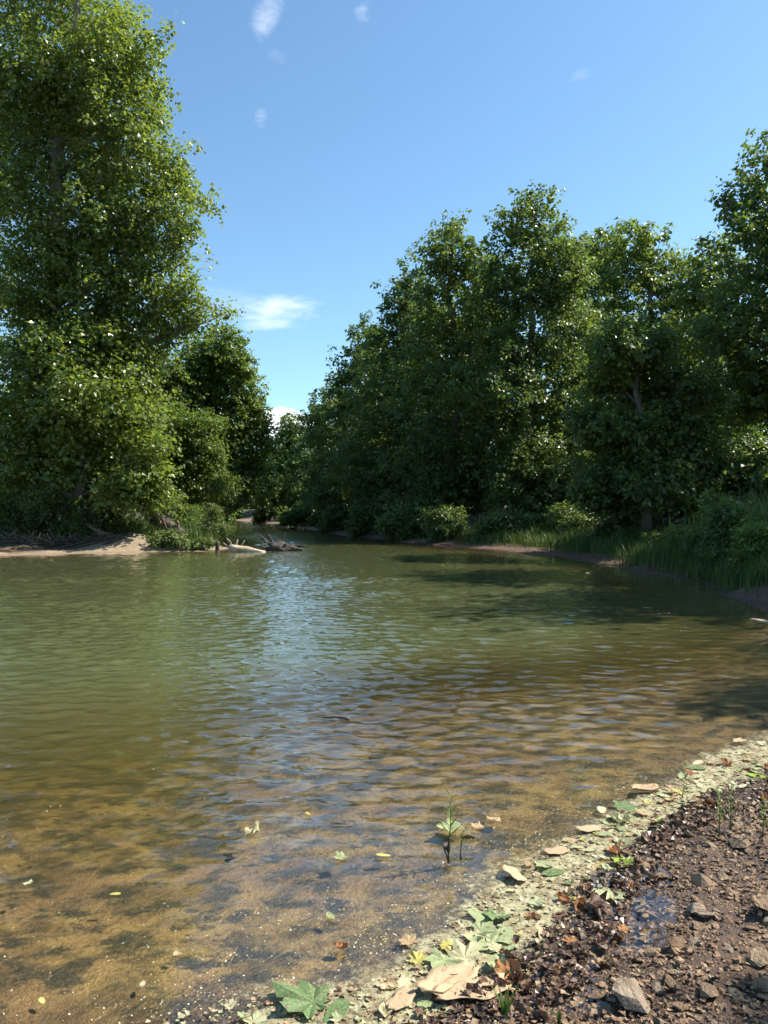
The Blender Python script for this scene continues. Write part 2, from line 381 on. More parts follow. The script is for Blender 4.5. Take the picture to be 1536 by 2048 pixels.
def ground_mat():
    m, nt, out = new_mat('river_ground'); s = NT(nt)
    pos = s.pos(); z = s.node("ShaderNodeSeparateXYZ", 2, Vector=pos)
    near, sand_, veg_, shore = s.attr("near"), s.attr("sand"), s.attr("veg"), s.attr("shore")
    n_big = s.noise(pos, 1.1, 4, 0.55); n_mid = s.noise(pos, 5.0, 5, 0.6, dist=0.4); n_fine = s.noise(pos, 38, 5, 0.65); n_grit = s.noise(pos, 160, 3, 0.6)
    # river bed: gold brown silt with darker blotches of algae
    bed = s.mix(s.ramp(n_mid, 0.36, 0.62), (0.085, 0.058, 0.018), (0.310, 0.205, 0.066))
    bed = s.mix(s.math('MULTIPLY', s.ramp(n_big, 0.45, 0.64), 0.7), bed, (0.20, 0.118, 0.052))
    bed = s.mix(s.math('MULTIPLY', s.ramp(s.noise(s.mapping(pos, (1, 1.3, 1), loc=(7, 3, 1)), 5.5, 5, 0.72), 0.47, 0.60), 0.92), bed, (0.030, 0.030, 0.015))
    bed = s.mix(s.math('MULTIPLY', s.ramp(n_fine, 0.5, 0.72), 0.5), bed, (0.035, 0.028, 0.012))
    bed = s.mix(s.math('MULTIPLY', s.ramp(n_grit, 0.66, 0.76), 0.5), bed, (0.5, 0.4, 0.24))
    # mud of the bank, red brown
    mud = s.mix(s.ramp(n_mid, 0.35, 0.68), (0.075, 0.041, 0.023), (0.150, 0.088, 0.048))
    mud = s.mix(s.math('MULTIPLY', s.ramp(n_fine, 0.42, 0.7), 0.6), mud, (0.050, 0.025, 0.014))
    mud = s.mix(s.math('MULTIPLY', s.ramp(n_grit, 0.55, 0.75), 0.45), mud, (0.24, 0.15, 0.085))
    sandc = s.mix(s.ramp(n_mid, 0.3, 0.7), (0.25, 0.185, 0.115), (0.34, 0.26, 0.165))
    sandc = s.mix(s.math('MULTIPLY', n_fine, 0.3), sandc, (0.2, 0.14, 0.08))
    soil = s.mix(s.ramp(n_mid, 0.4, 0.65), (0.035, 0.03, 0.016), (0.05, 0.065, 0.02))
    land = s.mix(sand_, mud, sandc); land = s.mix(veg_, land, soil)
    wet = s.ramp(s.math('ADD', z, s.math('MULTIPLY', s.math('SUBTRACT', n_mid, 0.5), 0.03)), 0.055, 0.004)
    wet = s.math('MULTIPLY', wet, s.math('SUBTRACT', 1.0, s.math('MULTIPLY', sand_, 0.6)))
    land = s.mix(s.math('MULTIPLY', wet, 0.55), land, (0.03, 0.017, 0.012))
    col = s.mix(s.math('MULTIPLY', s.ramp(z, -0.004, -0.03), s.ramp(shore, 0.05, -0.12)), land, bed)
    rough = s.math('SUBTRACT', 0.9, s.math('MULTIPLY', wet, 0.62))
    h = s.math('ADD', s.math('MULTIPLY', n_fine, 1.0), s.math('MULTIPLY', n_grit, 0.35))
    p = s.bsdf(col, rough, 0.5, s.bump(h, 0.8, 0.025))
    s.l.new(p, out.inputs[0]); return m
ground = obj("ground", g_me, ground_mat(), kind="structure")

# ripples: many small waves running mostly up and down the pool
_wr = np.random.default_rng(3)
WAVES = [(2 * math.pi / lam, th, ph, 0.145 * math.sqrt(2 / 64) * lam / (2 * math.pi)) for lam, th, ph in zip(np.exp(_wr.uniform(math.log(0.075), math.log(0.38), 64)), np.radians(90 - 6 + _wr.normal(0, 30, 64)), _wr.uniform(0, 6.28, 64))]
def ripple(x, y, off):
    h = 0
    for k, th, ph, a in WAVES: h = h + a * np.sin(k * (math.cos(th) * x + math.sin(th) * y) + ph)
    gust = 0.7 + 0.6 * sstep(-0.25, 0.25, fbm(x * 0.45, y * 0.6, 2, 91))
    return h * gust * (0.05 + 0.95 * sstep(0.25, 1.7, off + 0.25 * fbm(x * 1.2, y * 1.2, 2, 95)))
# the water, one sheet; 'depth' is how deep it is below each point
wx = axis([(-60, -30, 1.5), (-30, -12, 0.4), (-12, -4.5, 0.13), (-4.5, 4.5, 0.05), (4.5, 9, 0.12)])
wy = axis([(0.6, 2.0, 0.1), (2.0, 8, 0.03), (8, 17, 0.06), (17, 34, 0.12), (34, 60, 0.4), (60, 116, 1.2)])
X, Y = np.meshgrid(wx, wy); Zb, Sw, NW, _, Silt = height(X, Y, True)
ny, nx = X.shape; idx = np.arange(nx * ny).reshape(ny, nx)
WQ = np.stack([idx[:-1, :-1], idx[:-1, 1:], idx[1:, 1:], idx[1:, :-1]], -1).reshape(-1, 4)
keep = (Sw.ravel()[WQ].min(1) < 1.2); WQ = WQ[keep]
used = np.unique(WQ); remap = -np.ones(nx * ny, int); remap[used] = np.arange(len(used))
w_me = mesh_np("water", np.stack([X, Y, ripple(X, Y, np.maximum(-Sw, 0))], -1).reshape(-1, 3)[used], remap[WQ], attrs={"depth": np.where(Zb < 0, Silt, 0).ravel()[used], "off": np.maximum(-Sw, 0).ravel()[used]}, smooth=True)

def water_mat():
    m, nt, out = new_mat('creek_water'); s = NT(nt)
    pos = s.pos(); depth, off = s.attr("depth"), s.attr("off")
    b = s.noise(s.mapping(pos, (5.5, 9.5, 1), (0, 0, math.radians(14))), 1.0, 1.0, 0.4)
    d = s.noise(s.mapping(pos, (13, 22, 1), (0, 0, math.radians(-10))), 1.0, 1.0, 0.4)
    h = s.math('ADD', s.math('MULTIPLY', b, 0.012), s.math('MULTIPLY', d, 0.005))
    amp = s.math('ADD', 0.06, s.math('MULTIPLY', s.ramp(off, 0.3, 1.8), 0.94))
    nrm = s.bump(s.math('MULTIPLY', h, amp), 1.0, 1.0)
    gloss = s.node("ShaderNodeBsdfGlossy", Color=(1, 1, 1), Roughness=0.035, Normal=nrm)
    # mirror share by Schlick's rule, alike from above and below (rays go straight through, so none may be trapped)
    cosi = s.math('ABSOLUTE', s.node("ShaderNodeVectorMath", 1, _operation='DOT_PRODUCT', i0=nrm, i1=s.node("ShaderNodeNewGeometry", 4)))
    fres = s.math('ADD', 0.030, s.math('MULTIPLY', 0.97, s.math('POWER', s.math('SUBTRACT', 1.0, cosi, True), 4.1)), True)
    # silt hanging in the water: the deeper, the more of it lies between the eye and the bed
    turb = s.math('SUBTRACT', 1.0, s.math('POWER', 2.718, s.math('MULTIPLY', s.math('POWER', depth, 1.7), -1.7)))
    silt = s.node("ShaderNodeBsdfDiffuse", Color=s.mix(s.ramp(depth, 0.2, 1.5), (0.125, 0.112, 0.040), (0.088, 0.098, 0.042)))
    clear = s.node("ShaderNodeBsdfTransparent", Color=s.mix(s.ramp(depth, 0.0, 0.9), (0.97, 0.96, 0.92), (0.84, 0.80, 0.52)))
    body = s.node("ShaderNodeMixShader", i0=s.math('MULTIPLY', turb, 0.97), i1=clear, i2=silt)
    s.l.new(s.node("ShaderNodeMixShader", i0=fres, i1=body, i2=gloss), out.inputs[0])
    return m
water = obj("water", w_me, water_mat(), kind="structure")

# ------------------------------------------------------------------ foliage
LEAF6 = np.array([(0, 0, 0), (-0.46, 0.22, 0.10), (-0.36, 0.74, 0.08), (0, 1, -0.05), (0.36, 0.74, 0.08), (0.46, 0.22, 0.10)])
LEAF4 = np.array([(0, 0, 0), (-0.47, 0.45, 0.12), (0, 1, -0.05), (0.47, 0.45, 0.12)])
LEAF_NARROW = LEAF4 * np.array((0.42, 1, 0.7))
LEAFF = {6: np.array([(0, 3, 2, 1), (0, 5, 4, 3)]), 4: np.array([(0, 2, 1), (0, 3, 2)])}

def unit(v): return v / (np.linalg.norm(v, axis=-1, keepdims=True) + 1e-9)

def leaf_arrays(C, N, T, size, shape=LEAF6):
    N = unit(N); T = unit(T - N * (T * N).sum(-1, keepdims=True)); B = np.cross(T, N)
    V = (C[:, None, :] + size[:, None, None] * (shape[None, :, 0, None] * B[:, None, :] + (shape[None, :, 1, None] - 0.4) * T[:, None, :] + shape[None, :, 2, None] * N[:, None, :]))
    n, k = len(C), len(shape)
    return V.reshape(-1, 3), (LEAFF[k][None] + (np.arange(n) * k)[:, None, None]).reshape(-1, k if k == 4 and False else LEAFF[k].shape[1])

def leaf_mesh(name, V, Q, tone):
    return mesh_np(name, V, Q if Q.shape[1] == 4 else None, Q if Q.shape[1] == 3 else None, face_attrs={"tone": tone})

def crown_mesh(name, lobes, n_leaves, leaf, clump=0.55, per=22, shape=LEAF4, droop=0.25, shell=0.25, flat=0.65):
    """leaves along sprays of twigs that fan out through the volume of some lobes (cx, cy, cz, rx, ry, rz)"""
    L = np.array(lobes, float); w = (L[:, 3] * L[:, 4] * L[:, 5]) ** 0.70 * rng.uniform(0.75, 1.25, len(L)); w /= w.sum()
    nc = max(8, int(n_leaves / per)); k = rng.choice(len(L), nc, p=w)
    d = unit(rng.normal(size=(nc, 3)))
    # each lobe swells and shrinks with direction so that no outline is round
    sw = 1.0
    for f_, am in ((2.1, 0.16), (4.3, 0.13), (8.0, 0.09)):
        ph = rng.uniform(0, 6.28, (len(L), 3)); sw = sw + am * np.sin(d[:, 0] * f_ + ph[k, 0]) * np.sin(d[:, 1] * f_ + ph[k, 1] + 1) * 1.4 + am * 0.8 * np.sin(d[:, 2] * f_ * 1.3 + ph[k, 2])
    r = (shell + (1 - shell) * rng.random(nc)) ** 0.75 * sw
    c = L[k, :3] + d * (r * 0.88)[:, None] * L[k, 3:]
    up = np.array((0, 0, 1.0)) * np.where(d[:, 2] > 0, 0.55, -0.05)[:, None]
    ax = unit(d * 0.75 + up + rng.normal(size=(nc, 3)) * 0.45)
    ln = clump * (0.6 + 1.3 * rng.random(nc) ** 1.5); th = clump * (0.20 + 0.22 * rng.random(nc))
    kk = rng.integers(0, nc, n_leaves); t = rng.random(n_leaves) - 0.35
    off = np.clip(rng.normal(size=(n_leaves, 3)), -1.7, 1.7) * np.array((1, 1, flat))
    C = c[kk] + ax[kk] * (t * ln[kk])[:, None] + off * (th[kk] * (1.1 - 0.7 * np.abs(t)))[:, None]
    C[:, 2] -= droop * ln[kk] * np.maximum(t, 0) ** 2
    outw = unit(ax[kk] * 0.5 + off * 0.5)
    N = outw * 0.45 + unit(d[kk]) * 0.25 + np.array((0, 0, 0.65)) + rng.normal(size=(n_leaves, 3)) * 0.52
    T = outw + rng.normal(size=(n_leaves, 3)) * 0.8 + np.array((0, 0, -0.6))
    size = leaf * (0.55 + 0.75 * rng.random(n_leaves))
    V, Q = leaf_arrays(C, N, T, size, shape)
    tone = np.repeat(np.clip(rng.random(n_leaves) * 0.6 + (rng.random(nc) * 0.5)[kk], 0, 1), 2)
    return leaf_mesh(name, V, Q, tone), c, k

def tree(name, label, d, base_u, lobes_px, n_leaves, leaf, mat='dark_tree', bark='bark', clump=0.55, per=26, trunk_r=0.22, group=None, depth=1.0, droop=0.25, base=None,
         shell=0.25, cat="tree", ylift=None, jitter=1.0, lean=0.0, shape=LEAF4, top=None, skirt=False, wide=1.12):
    if skirt:
        w_ = 70 * 36 / d; lobes_px = list(lobes_px) + [(base_u + rng.uniform(-0.9, 0.9) * w_, v_ - 0.0, w_ * 0.8, 34 * 36 / d + 8, -rng.uniform(0.2, 2.2)) for v_ in (925, 960, 985, 1000)]; n_leaves = int(n_leaves * 1.25)
    """a tree at distance d, its crown given as lobes (column, row, half width, half height[, offset in depth]) at that distance"""
    lobes = []
    for q in lobes_px:
        u, v, ru, rv = q[:4]; dy = q[4] if len(q) > 4 else rng.uniform(-0.9, 0.9) * jitter
        p = P(u, v, d + dy); k_ = wide * (1.12 if skirt and v > 620 else 1.0); rx = ru / F * d * k_; rz = rv / F * d * (0.5 * k_ + 0.6)
        lobes.append((p[0], p[1], p[2], rx, (0.5 * (rx + rz) * 0.9 + 0.35) * depth, rz))
    bx = (base_u - 768) / F * d if base is None else base[0]; by = d if base is None else base[1]
    bz = max(hz(bx, by), -0.4) - 0.1
    root = obj(name, None, label=label, cat=cat, group=group, loc=(bx, by, bz))
    o3 = np.array((bx, by, bz))
    me, cl, ck = crown_mesh("crown", [(l[0] - bx, l[1] - by, l[2] - bz, *l[3:]) for l in lobes], n_leaves, leaf, clump, per, shape, droop, shell)
    obj("crown", me, M[mat], root, kind="stuff")
    L = np.array(lobes); tz = L[:, 2].max() - bz if top is None else top
    hi = L[L[:, 2] > np.median(L[:, 2])] if len(L) > 1 else L
    cx, cyy = hi[:, 0].mean() - bx, hi[:, 1].mean() - by
    n = 9; t = np.linspace(0, 1, n)
    path = np.stack([cx * t ** 1.6 + lean * t, cyy * t ** 1.6, tz * t], 1) + rng.normal(0, 0.012 * tz, (n, 3)) * np.array((1, 1, 0)); path[0] = (0, 0, 0)
    rad = trunk_r * (1.25 - t) ** 0.9; rad[0] *= 1.35
    v_, q_, t_ = tube_np(path, rad, 9, 0.12)
    obj("trunk", mesh_np("trunk", v_, q_, t_, smooth=True), M[bark], root)
    twigs = []
    for i, l in enumerate(lobes):
        c = np.array(l[:3]) - o3
        zt = np.clip(c[2] - 0.45 * np.hypot(c[0], c[1]) - 0.3, 0.12 * tz, 0.93 * tz)
        j = zt / tz * (n - 1); a = path[int(j)] + (path[min(int(j) + 1, n - 1)] - path[int(j)]) * (j - int(j))
        p = bent(a, c, 6, 0.04, 0.12)
        r0 = trunk_r * 0.42 * (1.2 - zt / tz)
        v_, q_, t_ = tube_np(p, np.linspace(r0 + 0.015, 0.018, 6), 6, 0.1)
        obj("limb", mesh_np("limb", v_, q_, t_, smooth=True), M[bark], root)
        mine = np.where(ck == i)[0]
        for m_ in mine[:: max(1, len(mine) // 8)]:
            s_ = p[rng.integers(2, 6)]
            twigs.append(tube_np(bent(s_, cl[m_], 4, 0.05, 0.12), np.linspace(0.017, 0.006, 4), 4, 0, False))
    if twigs:
        obj("twigs", mesh_np("twigs", *join_np(twigs), smooth=True), M[bark], root, kind="stuff")
    return root

# left bank, the tall sycamore and its neighbours
tree("sycamore_tree", "tall sycamore rising from the sandy bank with a forked pale trunk and sunlit crown", 29, 85,
     [(110, -140, 150, 110), (40, -20, 130, 110), (190, 40, 95, 70), (245, 110, 80, 75), (290, 155, 42, 50), (100, 190, 150, 100), (240, 235, 68, 65), (170, 320, 130, 90), (345, 330, 52, 40), (350, 400, 68, 60), (255, 420, 95, 80),
      (110, 450, 130, 90), (370, 455, 36, 36), (325, 585, 92, 45), (215, 560, 120, 70), (395, 590, 30, 30), (395, 645, 42, 24), (452, 630, 24, 17), (110, 620, 120, 80), (310, 690, 62, 28), (25, 330, 90, 100), (25, 560, 80, 80), (370, 520, 20, 18), (290, 300, 70, 50), (200, 150, 90, 80), (300, 500, 80, 50), (160, 500, 110, 70), (260, 640, 80, 40), (60, 180, 110, 100), (340, 640, 60, 40), (300, 250, 30, 40)],
     92000, 0.148, 'sycamore', 'sycamore_bark', 0.70, 26, 0.34, None, 1.0, 0.25, wide=1.22)
tree("sycamore_tree", "lower broad sycamore whose leafy branches hang to the bank over the sand mound", 28.0, 160,
     [(110, 720, 120, 75), (215, 700, 70, 60), (250, 770, 58, 50), (170, 800, 110, 80), (265, 850, 58, 50), (60, 830, 100, 90), (235, 920, 75, 60), (300, 905, 38, 40), (140, 900, 110, 70), (290, 965, 48, 35), (245, 985, 58, 32), (40, 930, 80, 70), (310, 1000, 36, 26), (200, 1000, 60, 30)],
     50000, 0.158, 'sycamore', 'bark', 0.66, 24, 0.20, None, 0.95, wide=1.2)
tree("sycamore_tree", "sycamore with thick pale limbs at the edge of the tall sycamore crown", 31, -70,
     [(-60, 100, 110, 110), (-50, 320, 110, 120), (-40, 560, 110, 120), (-60, 780, 110, 110), (0, 880, 80, 70)], 21000, 0.145, 'sycamore', 'sycamore_bark', 0.6, 24, 0.34)
tree("cottonwood_tree", "slender pointed tree behind the leafy bush on the point", 45, 455,
     [(452, 690, 38, 38), (480, 735, 38, 40), (425, 740, 55, 50), (505, 800, 34, 40), (450, 800, 60, 50), (395, 720, 45, 45), (522, 862, 24, 40), (480, 870, 52, 50), (420, 880, 60, 50), (380, 800, 60, 60), (500, 935, 40, 40), (440, 960, 60, 40)],
     40300, 0.187, 'mid_tree', 'bark', 0.6, 24, 0.22, base=(-11.8, 45))
tree("leafy_tree", "shaded leafy tree closing the gap behind the tall sycamore and the vine covered tree", 43, 325, [(330, 760, 50, 50), (300, 820, 60, 60), (350, 850, 50, 60), (310, 930, 60, 50), (290, 740, 40, 40)], 14000, 0.20, 'mid_tree', clump=0.6, base=(-13.2, 43))
tree("vine_covered_tree", "rounded vine covered tree beside the slender pointed tree", 39, 385,
     [(400, 860, 42, 42), (370, 900, 55, 50), (425, 920, 38, 40), (395, 960, 60, 40), (340, 950, 60, 60), (335, 860, 50, 60), (440, 975, 40, 30)], 34100, 0.125, 'mid_tree', 'bark', 0.45, 26, 0.18)
tree("riverside_tree", "low spreading tree with dark underside over the far sandbar", 62, 500,
     [(490, 945, 48, 38), (455, 990, 50, 34), (520, 960, 36, 34), (545, 985, 36, 32), (415, 985, 40, 36)], 21700, 0.187, 'mid_tree', 'bark', 0.6, 24, 0.2, base=(-14.5, 63))
tree("distant_tree", "bright green round topped tree at the river bend below the cloud", 88, 585,
     [(582, 862, 30, 32), (560, 900, 34, 30), (608, 900, 34, 34), (580, 940, 55, 42), (630, 950, 36, 50), (545, 960, 34, 38), (600, 990, 60, 34)], 23250, 0.281, 'shrub', 'bark', 0.9, 24, 0.3)
tree("distant_tree", "darker tree beyond the far sandbar beside the bright round topped tree", 100, 500,
     [(500, 940, 40, 40), (470, 970, 50, 40), (530, 930, 28, 36), (430, 960, 50, 45)], 13950, 0.312, 'dark_tree', 'bark', 0.9, 24, 0.3)

# right bank, from the bend towards the camera
tree("riverside_tree", "small dark tree at the river bend where the right tree row begins", 64, 640, [(642, 815, 24, 34), (628, 860, 24, 40), (660, 850, 38, 50), (650, 920, 50, 50), (635, 980, 45, 45)], 14911, 0.219, 'dark_tree', group=None, skirt=True, wide=1.36, shell=0.38)
tree("riverside_tree", "tree with sunlit thin top between the bend and the taller row", 54, 700, [(700, 720, 26, 32), (735, 680, 30, 38), (715, 790, 46, 55), (680, 800, 32, 45), (700, 890, 60, 60), (690, 980, 55, 50), (750, 760, 44, 60), (760, 900, 60, 70)], 27528, 0.193, 'dark_tree', skirt=True, wide=1.36, shell=0.38)
tree("riverside_tree", "tree with broad shoulder below the narrow pointed crown", 46, 790, [(795, 600, 30, 36), (825, 560, 28, 36), (790, 690, 50, 60), (840, 660, 50, 60), (780, 800, 62, 70), (850, 800, 60, 80), (770, 920, 70, 70), (850, 930, 70, 70)], 30969, 0.186, 'dark_tree', skirt=True, wide=1.36, shell=0.38)
tree("riverside_tree", "tall tree with narrow pointed crown and thin sunlit top", 39, 905, [(900, 456, 24, 30), (905, 510, 44, 38), (868, 535, 38, 40), (945, 540, 36, 45), (900, 620, 75, 60), (880, 720, 85, 70), (950, 720, 70, 80), (890, 840, 95, 80), (880, 960, 90, 60)], 34410, 0.168, 'dark_tree', skirt=True, wide=1.36, shell=0.38)
tree("riverside_tree", "tallest broad pyramidal tree in the shaded bank row", 35.5, 1060, [(1062, 412, 30, 30), (1035, 455, 50, 42), (1095, 475, 44, 45), (1050, 530, 90, 55), (1130, 540, 40, 50), (1110, 560, 45, 60), (1000, 600, 55, 65), (1060, 660, 95, 75), (1000, 760, 70, 80), (1090, 790, 60, 70), (1010, 900, 80, 80), (1080, 960, 70, 55)], 40145, 0.160, 'dark_tree', trunk_r=0.2, skirt=True, wide=1.36, shell=0.38)
tree("riverside_tree", "light green tree filling the notch behind the tallest tree", 47, 1180, [(1165, 508, 34, 34), (1212, 510, 34, 40), (1185, 550, 46, 50), (1180, 610, 60, 60), (1160, 690, 60, 70), (1200, 790, 60, 70), (1150, 880, 60, 70)], 30510, 0.186, 'mid_tree', skirt=True, wide=1.36, shell=0.38)
tree("riverside_tree", "broad sunlit tree with a rounded lumpy top", 38, 1290, [(1270, 490, 46, 36), (1315, 500, 44, 40), (1240, 540, 46, 46), (1350, 555, 40, 46), (1290, 600, 85, 65), (1250, 690, 75, 70), (1340, 690, 70, 70), (1300, 800, 90, 80), (1350, 900, 70, 70)], 35557, 0.168, 'mid_tree', skirt=True, wide=1.36, shell=0.38)
tree("riverside_tree", "tree with sunny top behind the dark tree overhanging the weeds", 33, 1420, [(1415, 515, 34, 34), (1450, 560, 50, 50), (1400, 600, 44, 55), (1440, 690, 80, 70), (1420, 800, 70, 60), (1470, 800, 60, 60)], 21793, 0.160, 'dark_tree', skirt=True, wide=1.36, shell=0.38)
tree("riverside_tree", "dark tall tree standing closest to the weedy right bank", 25, 1560, [(1525, 345, 36, 44), (1560, 310, 50, 60), (1480, 410, 44, 40), (1550, 440, 80, 60), (1500, 510, 62, 55), (1560, 600, 110, 80), (1490, 660, 80, 70), (1560, 760, 110, 80), (1480, 790, 70, 60), (1640, 500, 120, 140), (1640, 750, 120, 140)], 29822, 0.160, 'dark_tree', trunk_r=0.26, skirt=True, wide=1.36, shell=0.38)
for u, d, lob, n, lab in ((962, 43, [(962, 545, 30, 40), (960, 610, 44, 55), (960, 690, 55, 70), (970, 800, 60, 80)], 15000, "slim tree wedged between the pointed crown and the tallest tree"), (1140, 41, [(1148, 545, 34, 45), (1140, 620, 46, 55), (1150, 700, 60, 70), (1140, 810, 60, 80)], 15000, "slim dark tree between the tallest tree and the light green one"),
                          (860, 45, [(855, 640, 40, 50), (850, 740, 60, 70), (840, 840, 60, 80)], 13000, "dark tree between the broad shouldered tree and the narrow pointed crown"), (1385, 37, [(1385, 610, 40, 50), (1380, 700, 60, 70), (1380, 810, 60, 80)], 13000, "dark tree beside the rounded lumpy topped tree"),
                          (750, 50, [(755, 720, 34, 45), (750, 810, 50, 60), (745, 890, 55, 60)], 11000, "small dark tree below the thin sunlit top")):
    tree("riverside_tree", lab, d, u, lob, int(n * 0.8), 0.17, 'dark_tree', skirt=True, trunk_r=0.14, wide=1.25)
tree("sycamore_tree", "shaded sycamore with layered drooping branches over the mud beach", 24.5, 1290,
     [(1230, 680, 52, 42), (1300, 700, 60, 40), (1200, 760, 55, 45), (1290, 780, 85, 50), (1380, 790, 60, 50), (1190, 850, 55, 45), (1270, 870, 90, 50), (1370, 880, 80, 55), (1220, 940, 75, 45), (1320, 960, 90, 45), (1420, 960, 60, 45), (1250, 1010, 70, 32), (1190, 990, 45, 30)],
     32116, 0.144, 'dark_tree', 'bark', 0.5, 26, 0.16)

# trees further back that close the view between the crowns
back_rows = ((830, 800, 60, 130, 9000, "shadowy tree seen behind the broad shouldered tree"), (1000, 800, 56, 150, 9000, "shadowy tree seen between the pointed crown and the tallest tree"), (1130, 830, 52, 140, 8000, "shadowy tree behind the light green notch tree"),
             (1300, 820, 54, 140, 8000, "shadowy tree behind the rounded lumpy topped tree"), (1480, 820, 48, 110, 6500, "shadowy tree inland of the dark tall bank tree"), (720, 860, 76, 110, 7000, "shadowy tree behind the thin topped tree near the bend"),
             (300, 850, 58, 120, 8000, "shadowy tree inland behind the vine covered tree"), (150, 880, 52, 130, 8000, "shadowy tree inland behind the lower broad sycamore"), (20, 880, 50, 120, 7000, "shadowy tree inland behind the thick limbed sycamore"), (390, 900, 70, 90, 7000, "shadowy tree behind the slender pointed tree"))
for u, v, d, hw, n, lab in back_rows:
    tree("background_tree", lab, d, u,
         [(u + rng.uniform(-30, 30), v - 40, hw * 0.6, 70), (u - hw * 0.5, v + 40, hw * 0.55, 80), (u + hw * 0.5, v + 50, hw * 0.55, 80), (u, v + 110, hw * 0.8, 60), (u - hw * 0.5, 985, hw * 0.6, 30), (u + hw * 0.5, 985, hw * 0.6, 30)], int(n * 0.65), 0.38, 'dark_tree', clump=0.9)
# the wood beyond, one mass
def far_wood(name, x0, x1, y, h, n):
    lobes = [(x, y + rng.uniform(-5, 5), h * rng.uniform(0.25, 0.6), 5, 4, h * rng.uniform(0.3, 0.5)) for x in np.arange(x0, x1, 4.0)]
    me, _, _ = crown_mesh(name, lobes, n, 0.8, 1.6, 22)
    obj(name, me, M['dark_tree'], kind="stuff", label="dense far wood closing the view beyond the bank trees", cat="wood")
far_wood("far_wood", 2, 90, 82, 10, 10000)
far_wood("far_wood", -110, -30, 80, 11, 8000)

# a tree on the bank beside the viewer, out of frame, whose crown shades the stones
def side_tree(x, y, lobes, n, label):
    bz = hz(x, y) - 0.1
    root = obj("bankside_tree", None, label=label, cat="tree", loc=(x, y, bz))
    me, cl, ck = crown_mesh("crown", lobes, n, 0.15, 0.55, 24); obj("crown", me, M['dark_tree'], root, kind="stuff")
    p = bent((0, 0, 0), (lobes[0][0], lobes[0][1], lobes[0][2] + 1), 8, 0, 0.08)
    obj("trunk", mesh_np("trunk", *tube_np(p, np.linspace(0.2, 0.05, 8), 9, 0.1), smooth=True), M['bark'], root)
    for l in lobes:
        obj("limb", mesh_np("limb", *tube_np(bent(p[4], l[:3], 5, 0.05), np.linspace(0.07, 0.015, 5), 6), smooth=True), M['bark'], root)
side_tree(8.9, 3.15, [(-1.2, 0.1, 6.6, 1.0, 0.9, 0.7), (0.6, 0.0, 8.5, 1.5, 1.4, 1.3), (1.6, -0.8, 7.0, 1.6, 1.6, 1.4)], 1500, "leafy tree on the bank beside the stony shore")
side_tree(11.2, 7.9, [(-1.0, -0.2, 6.6, 1.3, 0.8, 0.9), (0.6, 0.5, 7.6, 1.6, 1.4, 1.3), (0.6, 2.4, 6.0, 1.6, 1.5, 1.4), (1.2, 1.5, 5.0, 2, 2, 1.6)], 12000, "leafy tree at the back of the shaded cove")
side_tree(12.4, 14.5, [(0, 0, 7.2, 2.6, 2.2, 2.2), (0.5, 0, 9.6, 2.2, 2.2, 2.0), (-1.6, 0.5, 5.0, 1.6, 2.0, 1.6), (0, 2.0, 6.5, 2.2, 2, 2)], 17000, "leafy tree behind the weedy bank above the mud spit")
side_tree(13.2, 19.5, [(0, 0, 8.0, 2.6, 2.4, 2.4), (0.5, 0, 11.5, 2.2, 2.2, 2.2), (-1.0, 0.5, 5.0, 1.8, 2.0, 1.6), (0, -2.0, 6.5, 2.2, 2, 2)], 17000, "leafy tree inland of the reeds on the right bank")

# ------------------------------------------------------------------ shrubs, weeds and grass
def shrub(name, label, u, v, d, hw, hh, n, leaf, mat='shrub', group=None, shape=LEAF4, stems=6, clump=0.25, cat="shrub", droop=0.2, nl=5):
    bx = (u - 768) / F * d; bz = max(hz(bx, d), -0.02) - 0.03
    w, h = hw / F * d, hh / F * d
    root = obj(name, None, label=label, cat=cat, group=group, loc=(bx, d, bz))
    top = CH - (v - HV) / F * d - bz
    lobes = []
    for i in range(nl):
        x = rng.uniform(-0.65, 0.65) * w; lobes.append((x, rng.uniform(-0.5, 0.5) * w * 0.7, top * rng.uniform(0.12, 0.85) * (1 - 0.45 * abs(x / w)), w * rng.uniform(0.35, 0.6), w * rng.uniform(0.3, 0.5), h * rng.uniform(0.4, 0.7)))
    lobes.append((0, 0, top - h * 0.6, w * 0.45, w * 0.4, h * 0.55))
    me, cl, ck = crown_mesh("foliage", lobes, int(n * 1.3), leaf * 0.9, clump, 22, shape, droop, 0.2)
    obj("foliage", me, M[mat], root, kind="stuff")
    for i in range(stems):
        c = cl[rng.integers(0, len(cl))]
        obj("stem", mesh_np("stem", *tube_np(bent((rng.uniform(-.2, .2) * w, rng.uniform(-.2, .2) * w, 0), c, 5, 0.03), np.linspace(0.018, 0.006, 5), 5), smooth=True), M['bark'], root)
    return root

# left bank
for u, v, d, hw, hh, n, lab in ((15, 985, 27.3, 75, 45, 6500, "dark leafy shrub behind the twig tangles on the bar"), (110, 980, 27.7, 80, 50, 6500, "dark leafy shrub behind the thick dead limb"), (200, 1000, 28.3, 60, 40, 5000, "dark leafy shrub between the dead limbs and the hanging sycamore")):
    shrub("understory_shrub", lab, u, v, d, hw, hh, n, 0.09, 'dark_tree', None, clump=0.3)
shrub("willow_bush", "bright green grassy willow bush on the bank beside the hanging sycamore branches", 345, 985, 32, 52, 40, 7000, 0.11, 'shrub', None, LEAF_NARROW)
shrub("willow_bush", "darker willow bush between the grassy bush and the leafy bush on the point", 385, 1005, 33.5, 36, 34, 4500, 0.11, 'mid_tree', None, LEAF_NARROW)
shrub("leafy_bush", "light green feathery bush at the tip of the left bank", 428, 1008, 30.5, 32, 28, 3600, 0.12, 'herb', None, LEAF_NARROW)
shrub("weed_clump", "sunny pale weed clump behind the sand mound", 262, 1030, 28.3, 40, 26, 3800, 0.08, 'shrub', None, LEAF_NARROW)
